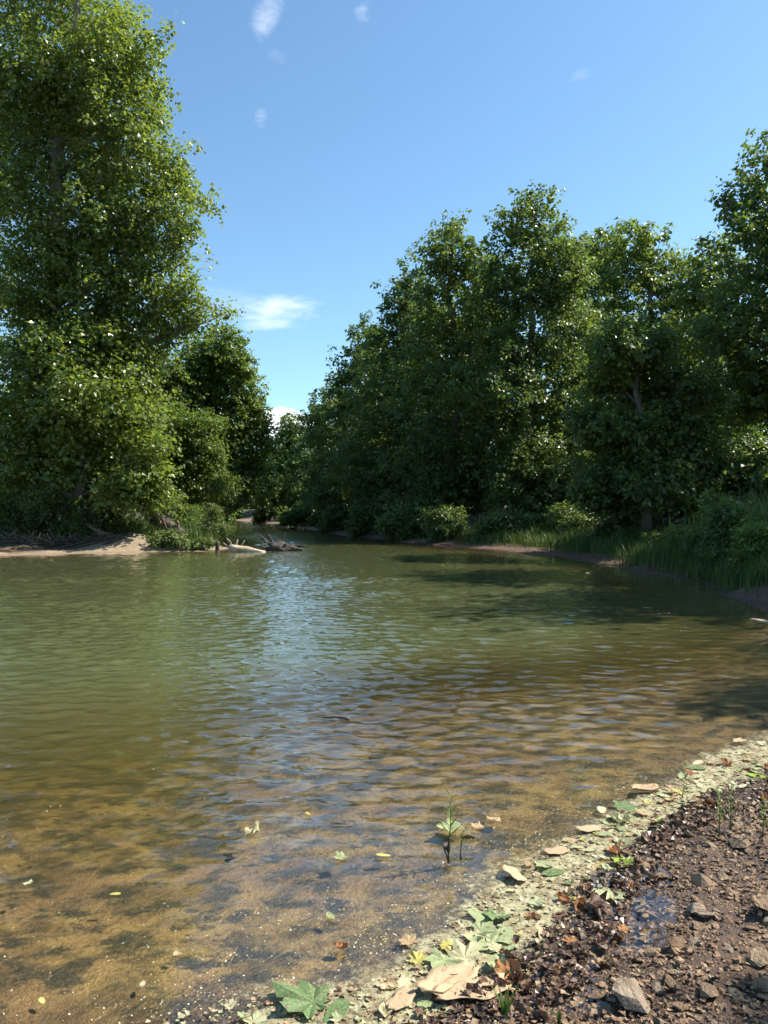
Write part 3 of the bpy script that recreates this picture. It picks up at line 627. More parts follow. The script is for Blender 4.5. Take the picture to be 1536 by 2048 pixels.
shrub("weed_clump", "small weed clump growing among the dead branches", 170, 1050, 27.9, 40, 18, 2600, 0.08, 'shrub', None)
for u, v, d, hw, hh, lab in ((515, 1000, 97, 40, 24, "sunlit bush behind the far sandbar"), (468, 1005, 84, 34, 20, "sunlit bush on the inside of the far bend"), (425, 1000, 70, 40, 24, "bushy thicket on the left bank before the far bend"), (560, 1000, 104, 40, 26, "bright bush at the end of the channel")):
    shrub("bend_bush", lab, u, v, d, hw, hh, 2600, 0.34, 'shrub', None, clump=0.7, nl=7)
shrub("trailing_vine", "leafy vine heap sprawling to the water beside the sand mound", 340, 1065, 27.0, 52, 22, 2600, 0.10, 'herb', None, cat="vine", stems=14, clump=0.22, nl=8)
shrub("trailing_vine", "thin leafy vine reaching towards the pale log", 400, 1080, 26.9, 34, 13, 1000, 0.09, 'herb', None, cat="vine", stems=10, clump=0.2)

def grass(label, spots, n, h0, h1, mat='grass', name="grass", spread=0.5, width=0.012, kind="stuff", lean=0.35):
    """blades standing about a row of spots"""
    sp = np.array(spots, float); seg = rng.random(n) * (len(sp) - 1); i = np.minimum(seg.astype(int), len(sp) - 2); f = (seg - i)[:, None]
    xy = sp[i, :2] * (1 - f) + sp[i + 1, :2] * f + rng.normal(0, spread, (n, 2))
    z = height(xy[:, 0], xy[:, 1]); ok = z > 0.01; xy, z = xy[ok], z[ok]; n = len(z)
    h = rng.uniform(h0, h1, n); a = rng.random(n) * 2 * math.pi; dirn = np.stack([np.cos(a), np.sin(a), np.zeros(n)], 1); side = np.stack([-np.sin(a), np.cos(a), np.zeros(n)], 1)
    b = np.concatenate([xy, z[:, None] - 0.02], 1); ln = lean * rng.random(n) * h
    mid = b + dirn * (ln * 0.35)[:, None]; mid[:, 2] += h * 0.6; tip = b + dirn * ln[:, None] * 1.3; tip[:, 2] += h * 0.95
    w = (width * rng.uniform(0.6, 1.4, n))[:, None] * side
    V = np.stack([b - w, b + w, mid + w * 0.7, mid - w * 0.7, tip + w * 0.1, tip - w * 0.1], 1).reshape(-1, 3)
    Q = (np.array([(0, 1, 2, 3), (3, 2, 4, 5)])[None] + (np.arange(n) * 6)[:, None, None]).reshape(-1, 4)
    return obj(name, mesh_np(name, V, Q, face_attrs={"tone": np.repeat(rng.random(n), 2)}), M[mat], label=label, cat="grass", kind=kind)

grass("grass along the top of the mud beach under the right trees", [(3.4, 31.8), (5.4, 28.6), (7.0, 25.0), (7.7, 22)], 7500, 0.15, 0.5, spread=0.5)
grass("tall grass hanging over the steep right bank", [(6.8, 20.5), (7.1, 18), (7.2, 16), (7.1, 14.6), (7.2, 13.6), (7.4, 12.6)], 12000, 0.15, 0.55, spread=0.38, width=0.008)
grass("reeds standing on the right bank", [(8.6, 20), (8.8, 17.5), (8.9, 15.5)], 900, 0.9, 1.5, spread=0.5, width=0.012, lean=0.2)
grass("grass on the left bank point", [(-7.4, 31), (-8.8, 35), (-10.4, 41), (-11.6, 49)], 6000, 0.3, 0.8, spread=0.4, width=0.016)
grass("sunny grass on the small bar before the bend", [(-10.6, 46), (-11.0, 51), (-11.6, 55)], 2600, 0.3, 0.7, spread=0.5, width=0.02)
grass("grass behind the sand mound", [(-12, 28.6), (-10, 29.2), (-8.4, 29), (-7, 29.5)], 6000, 0.25, 0.8, spread=0.5, width=0.012)

for u, v, d, hw, hh, n, lab in ((1470, 1000, 16.4, 62, 60, 5200, "tall weed thicket at the top of the steep right bank"), (1520, 1050, 14.6, 58, 50, 4600, "lush weeds overhanging the small mud spit"), (1425, 1040, 17.6, 50, 45, 4200, "thick weeds between the tall thicket and the reeds"),
                                (1385, 1062, 18.8, 46, 36, 3600, "weeds on the steep bank below the reeds"), (1330, 1068, 21.5, 50, 30, 3600, "low weeds where the mud beach ends"), (1270, 1072, 24.0, 46, 24, 3000, "low weeds on the mud beach under the drooping sycamore"), (1420, 990, 20, 60, 60, 5000, "tall leafy weeds behind the reeds")):
    shrub("bank_weed", lab, u, v, d, hw, hh, n, 0.13, 'mid_tree' if u in (1520, 1385) else 'dark_tree', None, LEAF_NARROW, clump=0.3, cat="weed", nl=9)
for u, v, d, hw, hh, n, lab in ((1130, 1030, 29, 60, 42, 4200, "dark shrub at the foot of the sycamore above the mud beach"), (1000, 1030, 30.5, 60, 40, 4200, "dark shrub above the start of the mud beach"),
                                (900, 1015, 31.8, 70, 46, 5000, "dense bush leaning over the dark water below the pointed tree"), (810, 1010, 34.8, 60, 44, 5000, "dense bush over the water beside the broad shouldered tree"),
                                (735, 1010, 39.2, 55, 40, 4500, "bush over the water below the thin topped tree"), (665, 1010, 45.5, 45, 32, 4200, "bush overhanging the water at the bend"), (600, 1012, 56.5, 45, 26, 4000, "low bush on the outside of the bend"),
                                (545, 1005, 70.5, 40, 26, 3500, "low shaded bush beyond the bend"), (1085, 1048, 29.8, 42, 24, 2400, "low shrub above the grassy lip of the mud beach"), (1170, 1050, 27.6, 46, 26, 2600, "rounded low shrub beside the drooping sycamore foot"), (1230, 1050, 25.5, 50, 30, 3000, "low dark shrub under the drooping sycamore"), (1510, 930, 24, 70, 80, 5500, "tall dark shrub behind the weed thicket"), (1440, 960, 26, 60, 60, 4500, "dark shrub filling the space under the sunny topped tree"), (1350, 1000, 27, 60, 50, 4500, "dark shrub inland of the low weeds")):
    shrub("bank_shrub", lab, u, v, d, hw, hh, n, 0.15 * d / 36, 'dark_tree', None, clump=0.4, nl=7)

# ------------------------------------------------------------------ driftwood
def stick(name, pts, r0, r1, mat, parent=None, sides=7, n=7, wob=0.08, **kw):
    a, b = np.array(pts[0], float), np.array(pts[-1], float)
    path = bent(a, b, n, 0, wob) if len(pts) == 2 else np.concatenate([bent(pts[i], pts[i + 1], 4, 0, wob)[(1 if i else 0):] for i in range(len(pts) - 1)])
    base = np.zeros(3) if parent is not None else path[0].copy()
    me = mesh_np(name, *tube_np(path - base, np.linspace(r0, r1, len(path)), sides, 0.25), smooth=True)
    return obj(name, me, M[mat], parent, loc=None if parent is not None else base, **kw)

# pale log with a root flare
lg = P(495, 1098, 26.3)
log = obj("driftwood_log", None, label="pale barkless log with broken root end lying in the water off the point", cat="log", loc=(lg[0], lg[1], 0))
stick("log_trunk", [(-0.62, 0, 0.12), (0.0, -0.02, 0.07), (0.62, -0.1, -0.02)], 0.17, 0.05, 'pale_drift', log, 10)
for a, b, r in (((-0.5, 0, 0.14), (-0.72, 0.1, 0.44), 0.06), ((-0.5, 0, 0.1), (-0.62, -0.05, 0.40), 0.05), ((-0.42, 0, 0.12), (-0.36, 0.12, 0.42), 0.045), ((-0.55, 0, 0.1), (-0.85, 0.05, 0.30), 0.05), ((-0.3, 0, 0.1), (-0.12, 0.1, 0.38), 0.035)):
    stick("root", [a, b], r, r * 0.55, 'drift', log)
# dark snag
sg = P(562, 1096, 27.0)
snag = obj("driftwood_snag", None, label="dark tangled root mass with thin branches stranded beside the pale log", cat="driftwood", loc=(sg[0], sg[1], 0))
bm = bmesh.new(); bmesh.ops.create_icosphere(bm, subdivisions=3, radius=1)
for v in bm.verts:
    k = 1 + 0.28 * math.sin(v.co.x * 5 + 1) * math.cos(v.co.y * 6) + 0.2 * math.sin(v.co.z * 9 + v.co.x * 7)
    v.co = Vector((v.co.x * 0.52 * k, v.co.y * 0.3 * k, v.co.z * 0.26 * k + 0.03))
me = bpy.data.meshes.new("root_mass"); bm.to_mesh(me); bm.free()
for p_ in me.polygons: p_.use_smooth = True
obj("root_mass", me, M['dark_drift'], snag)
for a, b, r in (((-0.3, 0, 0.1), (-0.78, 0, 0.50), 0.03), ((-0.2, 0, 0.15), (-0.42, 0.1, 0.46), 0.03), ((0.05, 0, 0.2), (0.12, 0.05, 0.50), 0.02), ((0.2, 0, 0.15), (0.8, -0.1, 0.12), 0.04), ((0.3, -0.1, 0.1), (0.72, -0.2, 0.03), 0.045), ((-0.1, -0.1, 0.2), (-0.55, -0.2, 0.26), 0.035), ((0.0, 0, 0.1), (0.2, -0.3, 0.2), 0.04), ((-0.4, 0, 0.05), (-0.65, -0.1, 0.1), 0.05)):
    stick("branch", [a, (b[0] * 1.1, b[1], b[2] * 1.25)], r * 1.6, r * 0.7, 'dark_drift', snag)
# stump by the vine
st = P(434, 1095, 26.8)
stump = obj("dead_stump", None, label="short dark dead stump standing in shallow water by the vine", cat="stump", loc=(st[0], st[1], -0.05))
stick("stump_trunk", [(0, 0, 0), (0.03, 0, 0.38)], 0.09, 0.06, 'dark_drift', stump)
stick("branch", [(0.0, 0, 0.2), (-0.14, 0, 0.42)], 0.03, 0.012, 'dark_drift', stump)
# fallen root wad behind the vine
rw = P(335, 1050, 28.6)
wad = obj("root_wad", None, label="fibrous brown fallen trunk end sloping down behind the vine heap", cat="fallen trunk", loc=tuple(rw))
stick("fallen_trunk", [(-0.55, 0.1, 0.25), (0.0, 0, 0.02), (0.55, -0.1, -0.35)], 0.26, 0.2, 'dark_drift', wad, 10)
for i in range(16):
    a = np.array((rng.uniform(-.5, .5), -0.2, rng.uniform(-.2, .25))); stick("root", [a, a + np.array((rng.uniform(-.1, .35), rng.uniform(-.2, .1), rng.uniform(-.4, .2)))], 0.028, 0.01, 'drift', wad, 5, 5)
# brush pile: long dead branches leaning down to the sand
brush_pts = [((105, 1012, 28.2), (215, 1072, 27.4), 0.07), ((120, 1025, 28.1), (250, 1082, 27.3), 0.055), ((150, 1020, 28.0), (235, 1085, 27.2), 0.04), ((180, 1032, 28.0), (205, 1078, 27.3), 0.035), ((165, 1012, 28.3), (190, 1040, 27.8), 0.03)]
brush_lab = ["thick dead limb slanting down to the top of the sand mound", "longer thin dead limb below the thick one on the mound", "crooked dead limb resting on the mound crest", "short dead limb propped among the brush", "grey broken limb end sticking up over the weeds"]
for (a, b, r), lab in zip(brush_pts, brush_lab):
    o = obj("dead_branch", None, label=lab, cat="branch", loc=tuple(P(*b)))
    A, B = P(*a) - P(*b), np.zeros(3)
    stick("main_stem", [A, A * 0.5 + rng.normal(0, .05, 3), B], r, r * 0.5, 'drift', o)
    for i in range(7):
        s_ = A * rng.uniform(0.1, 0.9); stick("side_branch", [s_, s_ + np.array((rng.uniform(-.3, .5), rng.uniform(-.3, .1), rng.uniform(-.35, .3)))], r * 0.35, 0.008, 'drift', o, 5, 5)
for i, (a, b) in enumerate((((120, 1098), (215, 1072)), ((150, 1100), (265, 1077)), ((90, 1092), (180, 1080)), ((170, 1102), (255, 1086)), ((60, 1096), (140, 1090)), ((205, 1098), (262, 1084)), ((10, 1093), (80, 1086)))):
    pa, pb = P(*a, 26.6), P(*b, 27.2)
    for p_ in (pa, pb): p_[2] = hz(p_[0], p_[1]) + 0.045
    mid = (pa + pb) / 2; mid[2] = max(hz(mid[0], mid[1]) + 0.05, mid[2])
    o = obj("dead_branch", None, label="dark wet dead branch sprawled across the sand bar", cat="branch", group="branches on the sand bar", loc=tuple(mid))
    stick("main_stem", [pa - mid, np.zeros(3), pb - mid], 0.034, 0.055, 'dark_drift', o)
    for j in range(5):
        s_ = (pa - mid) * rng.uniform(-0.8, 0.9); s_[2] = 0.02
        stick("side_branch", [s_, s_ + np.array((-rng.uniform(.2, .6), -rng.uniform(-.1, .4), rng.uniform(-.02, .28)))], 0.022, 0.008, 'dark_drift', o, 5, 5)
for i, (u, v) in enumerate(((40, 1080), (62, 1070), (95, 1078), (118, 1066), (140, 1072), (20, 1072))):
    p_ = P(u, 1092, 27.0); p_[2] = hz(p_[0], p_[1])
    o = obj("dead_twig_tuft", None, label="tangled brown twigs at the edge of the bar under the shrubs", cat="twigs", group="twig tangles on the bar", loc=tuple(p_))
    for j in range(12):
        stick("twig", [(rng.uniform(-.3, .3), rng.uniform(-.2, .2), 0), (rng.uniform(-.6, .6), rng.uniform(-.4, .3), rng.uniform(.1, .5))], 0.018, 0.006, 'drift', o, 4, 5, 0.3)
# right edge: pale broken branch and a log on the spit
pb = P(1545, 1262, 10.0); pb[2] = max(pb[2], 0.02)
o = obj("driftwood_branch", None, label="pale broken branch poking out over the shaded water", cat="branch", loc=tuple(pb))
stick("main_stem", [(-0.30, -0.05, 0.10), (-0.15, 0, 0.07), (0.1, 0.1, -0.02), (0.5, 0.4, 0.06)], 0.014, 0.055, 'pale_drift', o)
stick("side_branch", [(-0.15, 0, 0.07), (-0.22, 0.02, 0.0)], 0.02, 0.008, 'drift', o)
sp_ = P(1490, 1183, 13.8); sp_[2] = hz(sp_[0], sp_[1]) + 0.02
stick("driftwood_branch", [tuple(sp_), tuple(sp_ + np.array((0.5, 0.1, 0.1)))], 0.02, 0.05, 'drift', label="small grey stick lying on the mud spit below the weeds", cat="branch")
fs = G(672, 1443); fz = float(ripple(fs[:1], fs[1:2], np.array([2.5]))[0]) + 0.012
stick("floating_stick", [(fs[0] - 0.1, fs[1] + 0.01, fz), (fs[0] - 0.02, fs[1], fz + 0.008), (fs[0] + 0.1, fs[1] - 0.01, fz - 0.004)], 0.005, 0.013, 'dark_drift', label="thin dark stick floating in the middle of the pool", cat="stick")

# ------------------------------------------------------------------ shore litter
def lobed_leaf(seed, teeth=0.08):
    """a five-lobed sycamore leaf, slightly cupped"""
    r_ = np.random.default_rng(seed)
    tips = np.radians(np.array((-150, -105, -50, 0, 50, 105, 150), float) + r_.normal(0, 5, 7)); R = np.array((0.30, 0.42, 0.52, 0.60, 0.52, 0.42, 0.30)) * r_.uniform(0.85, 1.12, 7)
    pts = [(0.0, -0.16)]
    for i in range(7):
        if i:
            a = (tips[i - 1] + tips[i]) / 2; k = 0.72 * min(R[i - 1], R[i]) + 0.03; pts.append((math.sin(a) * k, math.cos(a) * k))
        for da, kk in ((-0.22, 0.84), (0, 1.0), (0.22, 0.84)):
            pts.append((math.sin(tips[i] + da) * R[i] * kk, math.cos(tips[i] + da) * R[i] * kk))
    pts = np.array(pts); cup = r_.uniform(0.04, 0.24); tw = r_.normal(0, 0.1, 2)
    z = cup * ((pts ** 2).sum(1) / 0.3) * r_.uniform(0.2, 1.2, len(pts)) + pts @ tw * 0.5
    V = np.concatenate([np.column_stack([pts, z]), [(0, 0, 0)]]); n = len(pts)
    T = np.array([(n, (i + 1) % n, i) for i in range(n)])
    return mesh_np("fallen_leaf", V, None, T)
def oval_leaf(seed):
    r_ = np.random.default_rng(seed); t = np.linspace(0, 2 * math.pi, 14, endpoint=False)
    x, y = 0.24 * np.sin(t) * (1 - 0.15 * np.cos(t)), 0.5 * np.cos(t); z = r_.uniform(0.1, 0.5) * x * x * 2 + r_.uniform(-0.1, 0.25) * y * y
    V = np.concatenate([np.stack([x, y, z], 1), [(0, 0, 0)]]); return mesh_np("fallen_leaf", V, None, np.array([(14, (i + 1) % 14, i) for i in range(14)]))
def curled_leaf(seed):
    r_ = np.random.default_rng(seed); nx_, ny_ = 5, 6; V = []
    for j in range(ny_):
        for i in range(nx_):
            a, b = i / (nx_ - 1) - 0.5, j / (ny_ - 1) - 0.5; w = 0.75 * math.cos(b * 2.4) + 0.2 * r_.random()
            V.append((a * w, b + 0.1 * r_.normal() * abs(a), 0.9 * a * a + 0.35 * b * b + 0.07 * r_.normal()))
    Q = [(j * nx_ + i, j * nx_ + i + 1, (j + 1) * nx_ + i + 1, (j + 1) * nx_ + i) for j in range(ny_ - 1) for i in range(nx_ - 1)]
    return mesh_np("fallen_leaf", np.array(V), np.array(Q))
LITTER = ['l_palegreen', 'l_green', 'l_bright', 'l_yellow', 'l_tan', 'l_cream', 'l_orange', 'l_brown']
LM = {}
for c in LITTER:
    for kind, fn, k in (('lobed', lobed_leaf, 4), ('oval', oval_leaf, 3), ('curled', curled_leaf, 4)):
        for i in range(k):
            me = fn(hash((kind, i)) % 997 if False else 11 * i + len(kind) * 100 + LITTER.index(c) * 7); me.materials.append(M[c]); LM[c, kind, i] = me

def put_leaf(x, y, size, c, kind='lobed', label=None, group=None, tilt=0.12, lift=0.0, rz=None, i=None):
    k = {'lobed': 4, 'oval': 3, 'curled': 4}[kind]
    me = LM[c, kind, rng.integers(0, k) if i is None else i]
    z = max(hz(x, y), float(ripple(np.array([x]), np.array([y]), -sdf([x], [y]))[0])) + 0.004 + lift
    return obj("fallen_leaf", me, loc=(x, y, z), rot=(rng.normal(0, tilt), rng.normal(0, tilt), rng.uniform(0, 6.28) if rz is None else rz), scale=(size,) * 3, label=label, cat="leaf", group=group)

def at(u, v, px): g = G(u, v); return g[0], g[1], px / F * math.hypot(g[1], CH) * 1.15

single = [(683, 1721, 30, 'l_palegreen', 'lobed', "pale green lobed leaf floating alone on the open shallows"), (767, 1715, 24, 'l_yellow', 'oval', "yellow oval leaf floating on the open side of the seedling"),
          (508, 1667, 38, 'l_cream', 'curled', "cream curled leaf with dark tip floating on the ripples"), (228, 1795, 18, 'l_yellow', 'oval', "bright yellow oval leaf on the brown shallows"),
          (52, 1773, 18, 'l_palegreen', 'lobed', "small pale leaf on the golden shallows"), (615, 1627, 13, 'l_yellow', 'oval', "tiny yellow leaf out on the ripples"), (660, 1841, 22, 'l_palegreen', 'oval', "narrow pale green leaf pair floating on the dark shallows"),
          (680, 1905, 20, 'l_orange', 'curled', "small curled brown leaf standing on the water"), (80, 2012, 17, 'l_yellow', 'oval', "yellow leaf floating over dark blotches near the bank"), (353, 1915, 16, 'l_tan', 'lobed', "small tan leaf on the calm shallows"),
          (283, 1978, 18, 'l_cream', 'oval', "small cream leaf beside the scum line"), (895, 1657, 52, 'l_palegreen', 'lobed', "pale green leaf floating behind the seedling stem"), (955, 1660, 26, 'l_tan', 'lobed', "tan leaf floating between the seedling and the leaf drift"),
          (995, 1646, 32, 'l_tan', 'lobed', "orange tan lobed leaf floating beyond the seedling"), (1205, 1625, 30, 'l_cream', 'oval', "long cream leaf at the outer edge of the scum"), (1245, 1620, 50, 'l_green', 'lobed', "dark green wet leaf at the outer edge of the scum"),
          (1398, 1530, 26, 'l_cream', 'oval', "pale leaf lying over a green one at the scum edge"), (1392, 1540, 36, 'l_green', 'oval', "green leaf under the pale one at the scum edge"), (1517, 1558, 34, 'l_bright', 'oval', "fresh bright green leaf on the pale leaf drift"),
          (1242, 1732, 40, 'l_bright', 'lobed', "fresh bright green lobed leaf on the wet mud edge"), (1020, 1966, 48, 'l_orange', 'curled', "curled orange brown leaf above the bark sheets"), (1197, 1828, 52, 'l_brown', 'curled', "dark red brown curled leaf by the puddle"),
          (625, 2015, 96, 'l_green', 'lobed', "large green lobed leaf dusted with scum at the shallow edge"), (672, 2035, 60, 'l_green', 'oval', "green leaf fragment beside the large lobed leaf"), (970, 1845, 46, 'l_palegreen', 'lobed', "smaller pale green leaf tucked against the greener cluster leaf"),
          (996, 1838, 50, 'l_green', 'lobed', "greener leaf topping the floating cluster"), (962, 1868, 44, 'l_palegreen', 'lobed', "pale leaf at the lower edge of the floating cluster"), (1002, 1876, 62, 'l_palegreen', 'lobed', "widest pale leaf of the floating cluster"),
          (980, 1898, 56, 'l_palegreen', 'lobed', "wet pale leaf below the floating cluster"), (945, 1880, 44, 'l_cream', 'lobed', "yellowish cream leaf on the water side of the floating cluster"), (818, 1893, 36, 'l_tan', 'lobed', "tan ragged leaf floating near the scum tongue"), (835, 1932, 34, 'l_yellow', 'lobed', "yellow leaf in the scum tongue"),
          (1088, 1735, 40, 'l_palegreen', 'lobed', "pale green leaf on the inner scum edge"), (1108, 1752, 40, 'l_green', 'oval', "dull green leaf tucked beside the pale one"), (1225, 1795, 60, 'l_palegreen', 'lobed', "grey green lobed leaf beside the dark puddle"),
          (930, 1925, 62, 'l_cream', 'lobed', "thin translucent leaf lying on the dark water by the bark sheets"), (890, 1930, 60, 'l_palegreen', 'lobed', "grey translucent leaf beside the scum tongue")]
for u, v, px, c, kind, lab in single:
    x, y, s_ = at(u, v, px)
    o = put_leaf(x, y, s_, c, kind, lab, tilt=0.05 if kind != 'curled' else 0.3, lift=0.004)

# the drift line: between the inner edge of the scum and the mud
IN = np.array([G(*p)[:2] for p in ((-150, 2130), (300, 2050), (480, 2015), (640, 1995), (780, 1965), (850, 1915), (945, 1825), (1010, 1770), (1090, 1715), (1180, 1665), (1260, 1620), (1330, 1585), (1400, 1535), (1536, 1478), (1640, 1440))])
OUT = np.array([G(*p)[:2] for p in ((-150, 2420), (330, 2300), (560, 2200), (760, 2140), (930, 2090), (1010, 2030), (1090, 1960), (1180, 1890), (1225, 1800), (1275, 1740), (1330, 1680), (1400, 1640), (1470, 1610), (1560, 1570), (1640, 1540))])
def drift(n, lo=0.0, hi=1.0, t0=0.0, t1=1.0):
    t = rng.uniform(t0, t1, n) * (len(IN) - 1); i = np.minimum(t.astype(int), len(IN) - 2); f = (t - i)[:, None]
    a = IN[i] * (1 - f) + IN[i + 1] * f; b = OUT[i] * (1 - f) + OUT[i + 1] * f
    w = rng.uniform(lo, hi, n)[:, None]; return a * (1 - w) + b * w

pos_ = np.concatenate([drift(120, 0.0, 0.72, 0.12, 1.0), drift(110, 0.0, 0.85, 0.6, 1.0)])
names = {'l_palegreen': ("pale green leaf in the floating leaf drift", "pale green drift leaves"), 'l_cream': ("cream bleached leaf in the leaf drift", "cream drift leaves"), 'l_tan': ("tan dry leaf in the leaf drift", "tan drift leaves"),
         'l_orange': ("orange brown leaf in the leaf drift", "orange brown drift leaves"), 'l_brown': ("dark brown rotting leaf on the wet mud", "dark rotting leaves"), 'l_yellow': ("small yellow leaf in the leaf drift", "yellow drift leaves")}
for p_ in pos_:
    c = rng.choice(['l_palegreen', 'l_cream', 'l_tan', 'l_orange', 'l_yellow'], p=[0.34, 0.34, 0.18, 0.06, 0.08])
    put_leaf(p_[0], p_[1], 0.025 + 0.07 * rng.random() ** 1.6, c, rng.choice(['lobed', 'oval', 'curled'], p=[0.6, 0.25, 0.15]), *names[c], tilt=0.15, lift=rng.uniform(0, 0.008))
for p_ in drift(130, 0.5, 1.3, 0.2, 1.0):
    c = rng.choice(['l_brown', 'l_orange', 'l_tan'], p=[0.72, 0.12, 0.16])
    put_leaf(p_[0], p_[1], rng.uniform(0.025, 0.075), c, rng.choice(['curled', 'lobed'], p=[0.6, 0.4]), *names[c], tilt=0.3, lift=0.006)

# shed bark
def bark_sheet(u, v, length_px, width, rz, label, curl=0.12, seed=0, pieces_z=0.012, pitch=0.0):
    r_ = np.random.default_rng(seed + 50); nx_, ny_ = 12, 6; V = []
    for s_ in (1, -1):
        for j in range(ny_):
            for i in range(nx_):
                a, b = i / (nx_ - 1) * 2 - 1, j / (ny_ - 1) * 2 - 1
                w = 1 - 0.45 * abs(a) ** 3 + 0.16 * math.sin(a * 4 + seed * 1.7) * (1 if b > 0 else -0.6); V.append((a * 0.5 + 0.03 * math.sin(b * 5 + seed), b * 0.5 * width * w + 0.025 * math.sin(a * 6 + seed * 2), curl * (b * b * 0.30 * width + 0.10 * a * a) + 0.008 * math.sin(a * 5 + seed) + (0.012 if s_ > 0 else 0)))
    V = np.array(V); V[:, :2] += np.tile(r_.normal(0, 0.006, (nx_ * ny_, 2)), (2, 1)); n = nx_ * ny_; Q = []
    for j in range(ny_ - 1):
        for i in range(nx_ - 1):
            q = (j * nx_ + i, j * nx_ + i + 1, (j + 1) * nx_ + i + 1, (j + 1) * nx_ + i); Q.append(q); Q.append(tuple(n + k for k in reversed(q)))
    ring = [i for i in range(nx_)] + [j * nx_ + nx_ - 1 for j in range(1, ny_)] + [(ny_ - 1) * nx_ + i for i in range(nx_ - 2, -1, -1)] + [j * nx_ for j in range(ny_ - 2, 0, -1)]
    for k in range(len(ring)):
        a, b = ring[k], ring[(k + 1) % len(ring)]; Q.append((b, a, a + n, b + n))
    g = G(u, v); size = length_px / F * math.hypot(g[1], CH) * 1.1
    z = max(hz(g[0], g[1]), 0) + pieces_z
    return obj("bark_sheet", mesh_np("bark_sheet", V, np.array(Q), smooth=True), M['bark_sheet'], loc=(g[0], g[1], z), rot=(pitch, 0.04, math.radians(rz)), scale=(size,) * 3, label=label, cat="bark")
bark_sheet(897, 1975, 112, 0.42, 38, "large tan curved bark sheet lying on the scum, upper of the pair", 0.35, 1, 0.014)
bark_sheet(945, 1998, 122, 0.42, 16, "wide tan bark sheet partly under the other one", 0.35, 2, 0.012)
bark_sheet(803, 2012, 60, 0.55, 58, "small pale bark piece beside the big sheets", 0.1, 3)
bark_sheet(1028, 1760, 52, 0.62, 100, "upright looking tan bark flake on the shallow water", 0.15, 4, 0.02, 0.35)
bark_sheet(1292, 1586, 50, 0.5, 10, "tan bark flake with raised corner at the far drift edge", 0.6, 5, 0.012)
bark_sheet(1115, 1710, 44, 0.6, 30, "flat tan bark flake in the middle of the leaf drift", 0.1, 6)
bark_sheet(1178, 1665, 40, 0.6, 15, "flat greyish bark flake between drift and open shallows", 0.1, 7)
bark_sheet(1480, 1490, 28, 0.6, 40, "small pale bark flake tipped up at the end of the drift", 0.4, 8, 0.02)

# scum film on the still edge of the water
def scum():
    nt_, nw_ = 160, 26; V, A = [], []
    t = np.linspace(0, len(IN) - 1, nt_); i = np.minimum(t.astype(int), len(IN) - 2); f = (t - i)[:, None]
    a = IN[i] * (1 - f) + IN[i + 1] * f; b = OUT[i] * (1 - f) + OUT[i + 1] * f
    w = np.linspace(-0.7, 1.0, nw_); XY = a[:, None] * (1 - w[None, :, None]) + b[:, None] * w[None, :, None]
    zz = np.maximum(height(XY[..., 0], XY[..., 1]), 0) + 0.004
    V = np.concatenate([XY, zz[..., None]], -1).reshape(-1, 3); ix = np.arange(nt_ * nw_).reshape(nt_, nw_)
    Q = np.stack([ix[:-1, :-1], ix[:-1, 1:], ix[1:, 1:], ix[1:, :-1]], -1).reshape(-1, 4)
    across = np.tile(w, nt_); along = np.repeat(t, nw_)
    m, nt, out = new_mat('scum_film'); s = NT(nt); pos = s.pos(); ac = s.attr("across")
    n1, n2, n3 = s.noise(pos, 6, 4, 0.6), s.noise(pos, 34, 4, 0.65), s.noise(pos, 150, 3, 0.6)
    edge = s.math('MULTIPLY', s.math('MULTIPLY', s.ramp(ac, -0.65, 0.2), s.ramp(ac, 0.98, 0.55)), s.ramp(s.attr('along'), 0.6, 2.6))
    k = s.math('ADD', s.math('ADD', s.math('MULTIPLY', n1, 0.9), s.math('MULTIPLY', n2, 0.7)), s.math('MULTIPLY', n3, 0.45))
    cov = s.math('MULTIPLY', s.ramp(s.math('ADD', k, s.math('MULTIPLY', edge, 0.65)), 1.30, 1.78), s.ramp(edge, 0.0, 0.45))
    col = s.mix(s.ramp(n2, 0.35, 0.65), (0.30, 0.28, 0.14), (0.47, 0.43, 0.26)); col = s.mix(s.math('MULTIPLY', s.ramp(n3, 0.5, 0.66), 0.6), col, (0.60, 0.56, 0.40))
    col = s.mix(s.math('MULTIPLY', s.ramp(s.noise(pos, 11, 4, 0.6), 0.42, 0.62), 0.75), col, (0.22, 0.16, 0.085))
    sh = s.node("ShaderNodeMixShader", i0=s.math('MULTIPLY', cov, 0.85), i1=s.node("ShaderNodeBsdfTransparent"), i2=s.bsdf(col, 0.7, 0.3, s.bump(n3, 0.6, 0.006)))
    s.l.new(sh, out.inputs[0])
    obj("algae_scum", mesh_np("algae_scum", V, Q, attrs={"across": across, "along": along}, smooth=True), m, kind="stuff", label="pale yellow green scum film along the still shore", cat="scum")
scum()

def flecks(name, label, XY, s0, s1, mat, lift=0.003, rough=0.2):
    n = len(XY); z = np.maximum(height(XY[:, 0], XY[:, 1]), 0) + lift * (0.6 + rng.random(n))
    C = np.column_stack([XY, z]); N = np.array((0, 0, 1.0)) + rng.normal(0, rough, (n, 3)); T = rng.normal(size=(n, 3)); size = rng.uniform(s0, s1, n) * rng.uniform(0.5, 1.0, n)
    V, Q = leaf_arrays(C, N, T, size, LEAF4); return obj(name, leaf_mesh(name, V, Q, np.zeros(len(Q))), mat, kind="stuff", label=label, cat="debris")
m_f, nt_f, out_f = new_mat('pale_fleck'); s = NT(nt_f)
cc = s.noise(s.pos(), 60, 1); s.l.new(s.bsdf(s.mix(s.ramp(cc, 0.35, 0.65), (0.42, 0.37, 0.16), (0.74, 0.70, 0.52)), 0.7, 0.3), out_f.inputs[0])
m_c, nt_c, out_c = new_mat('leaf_crumb'); s = NT(nt_c)
cc = s.noise(s.pos(), 45, 1); c2 = s.noise(s.pos(), 21, 1)
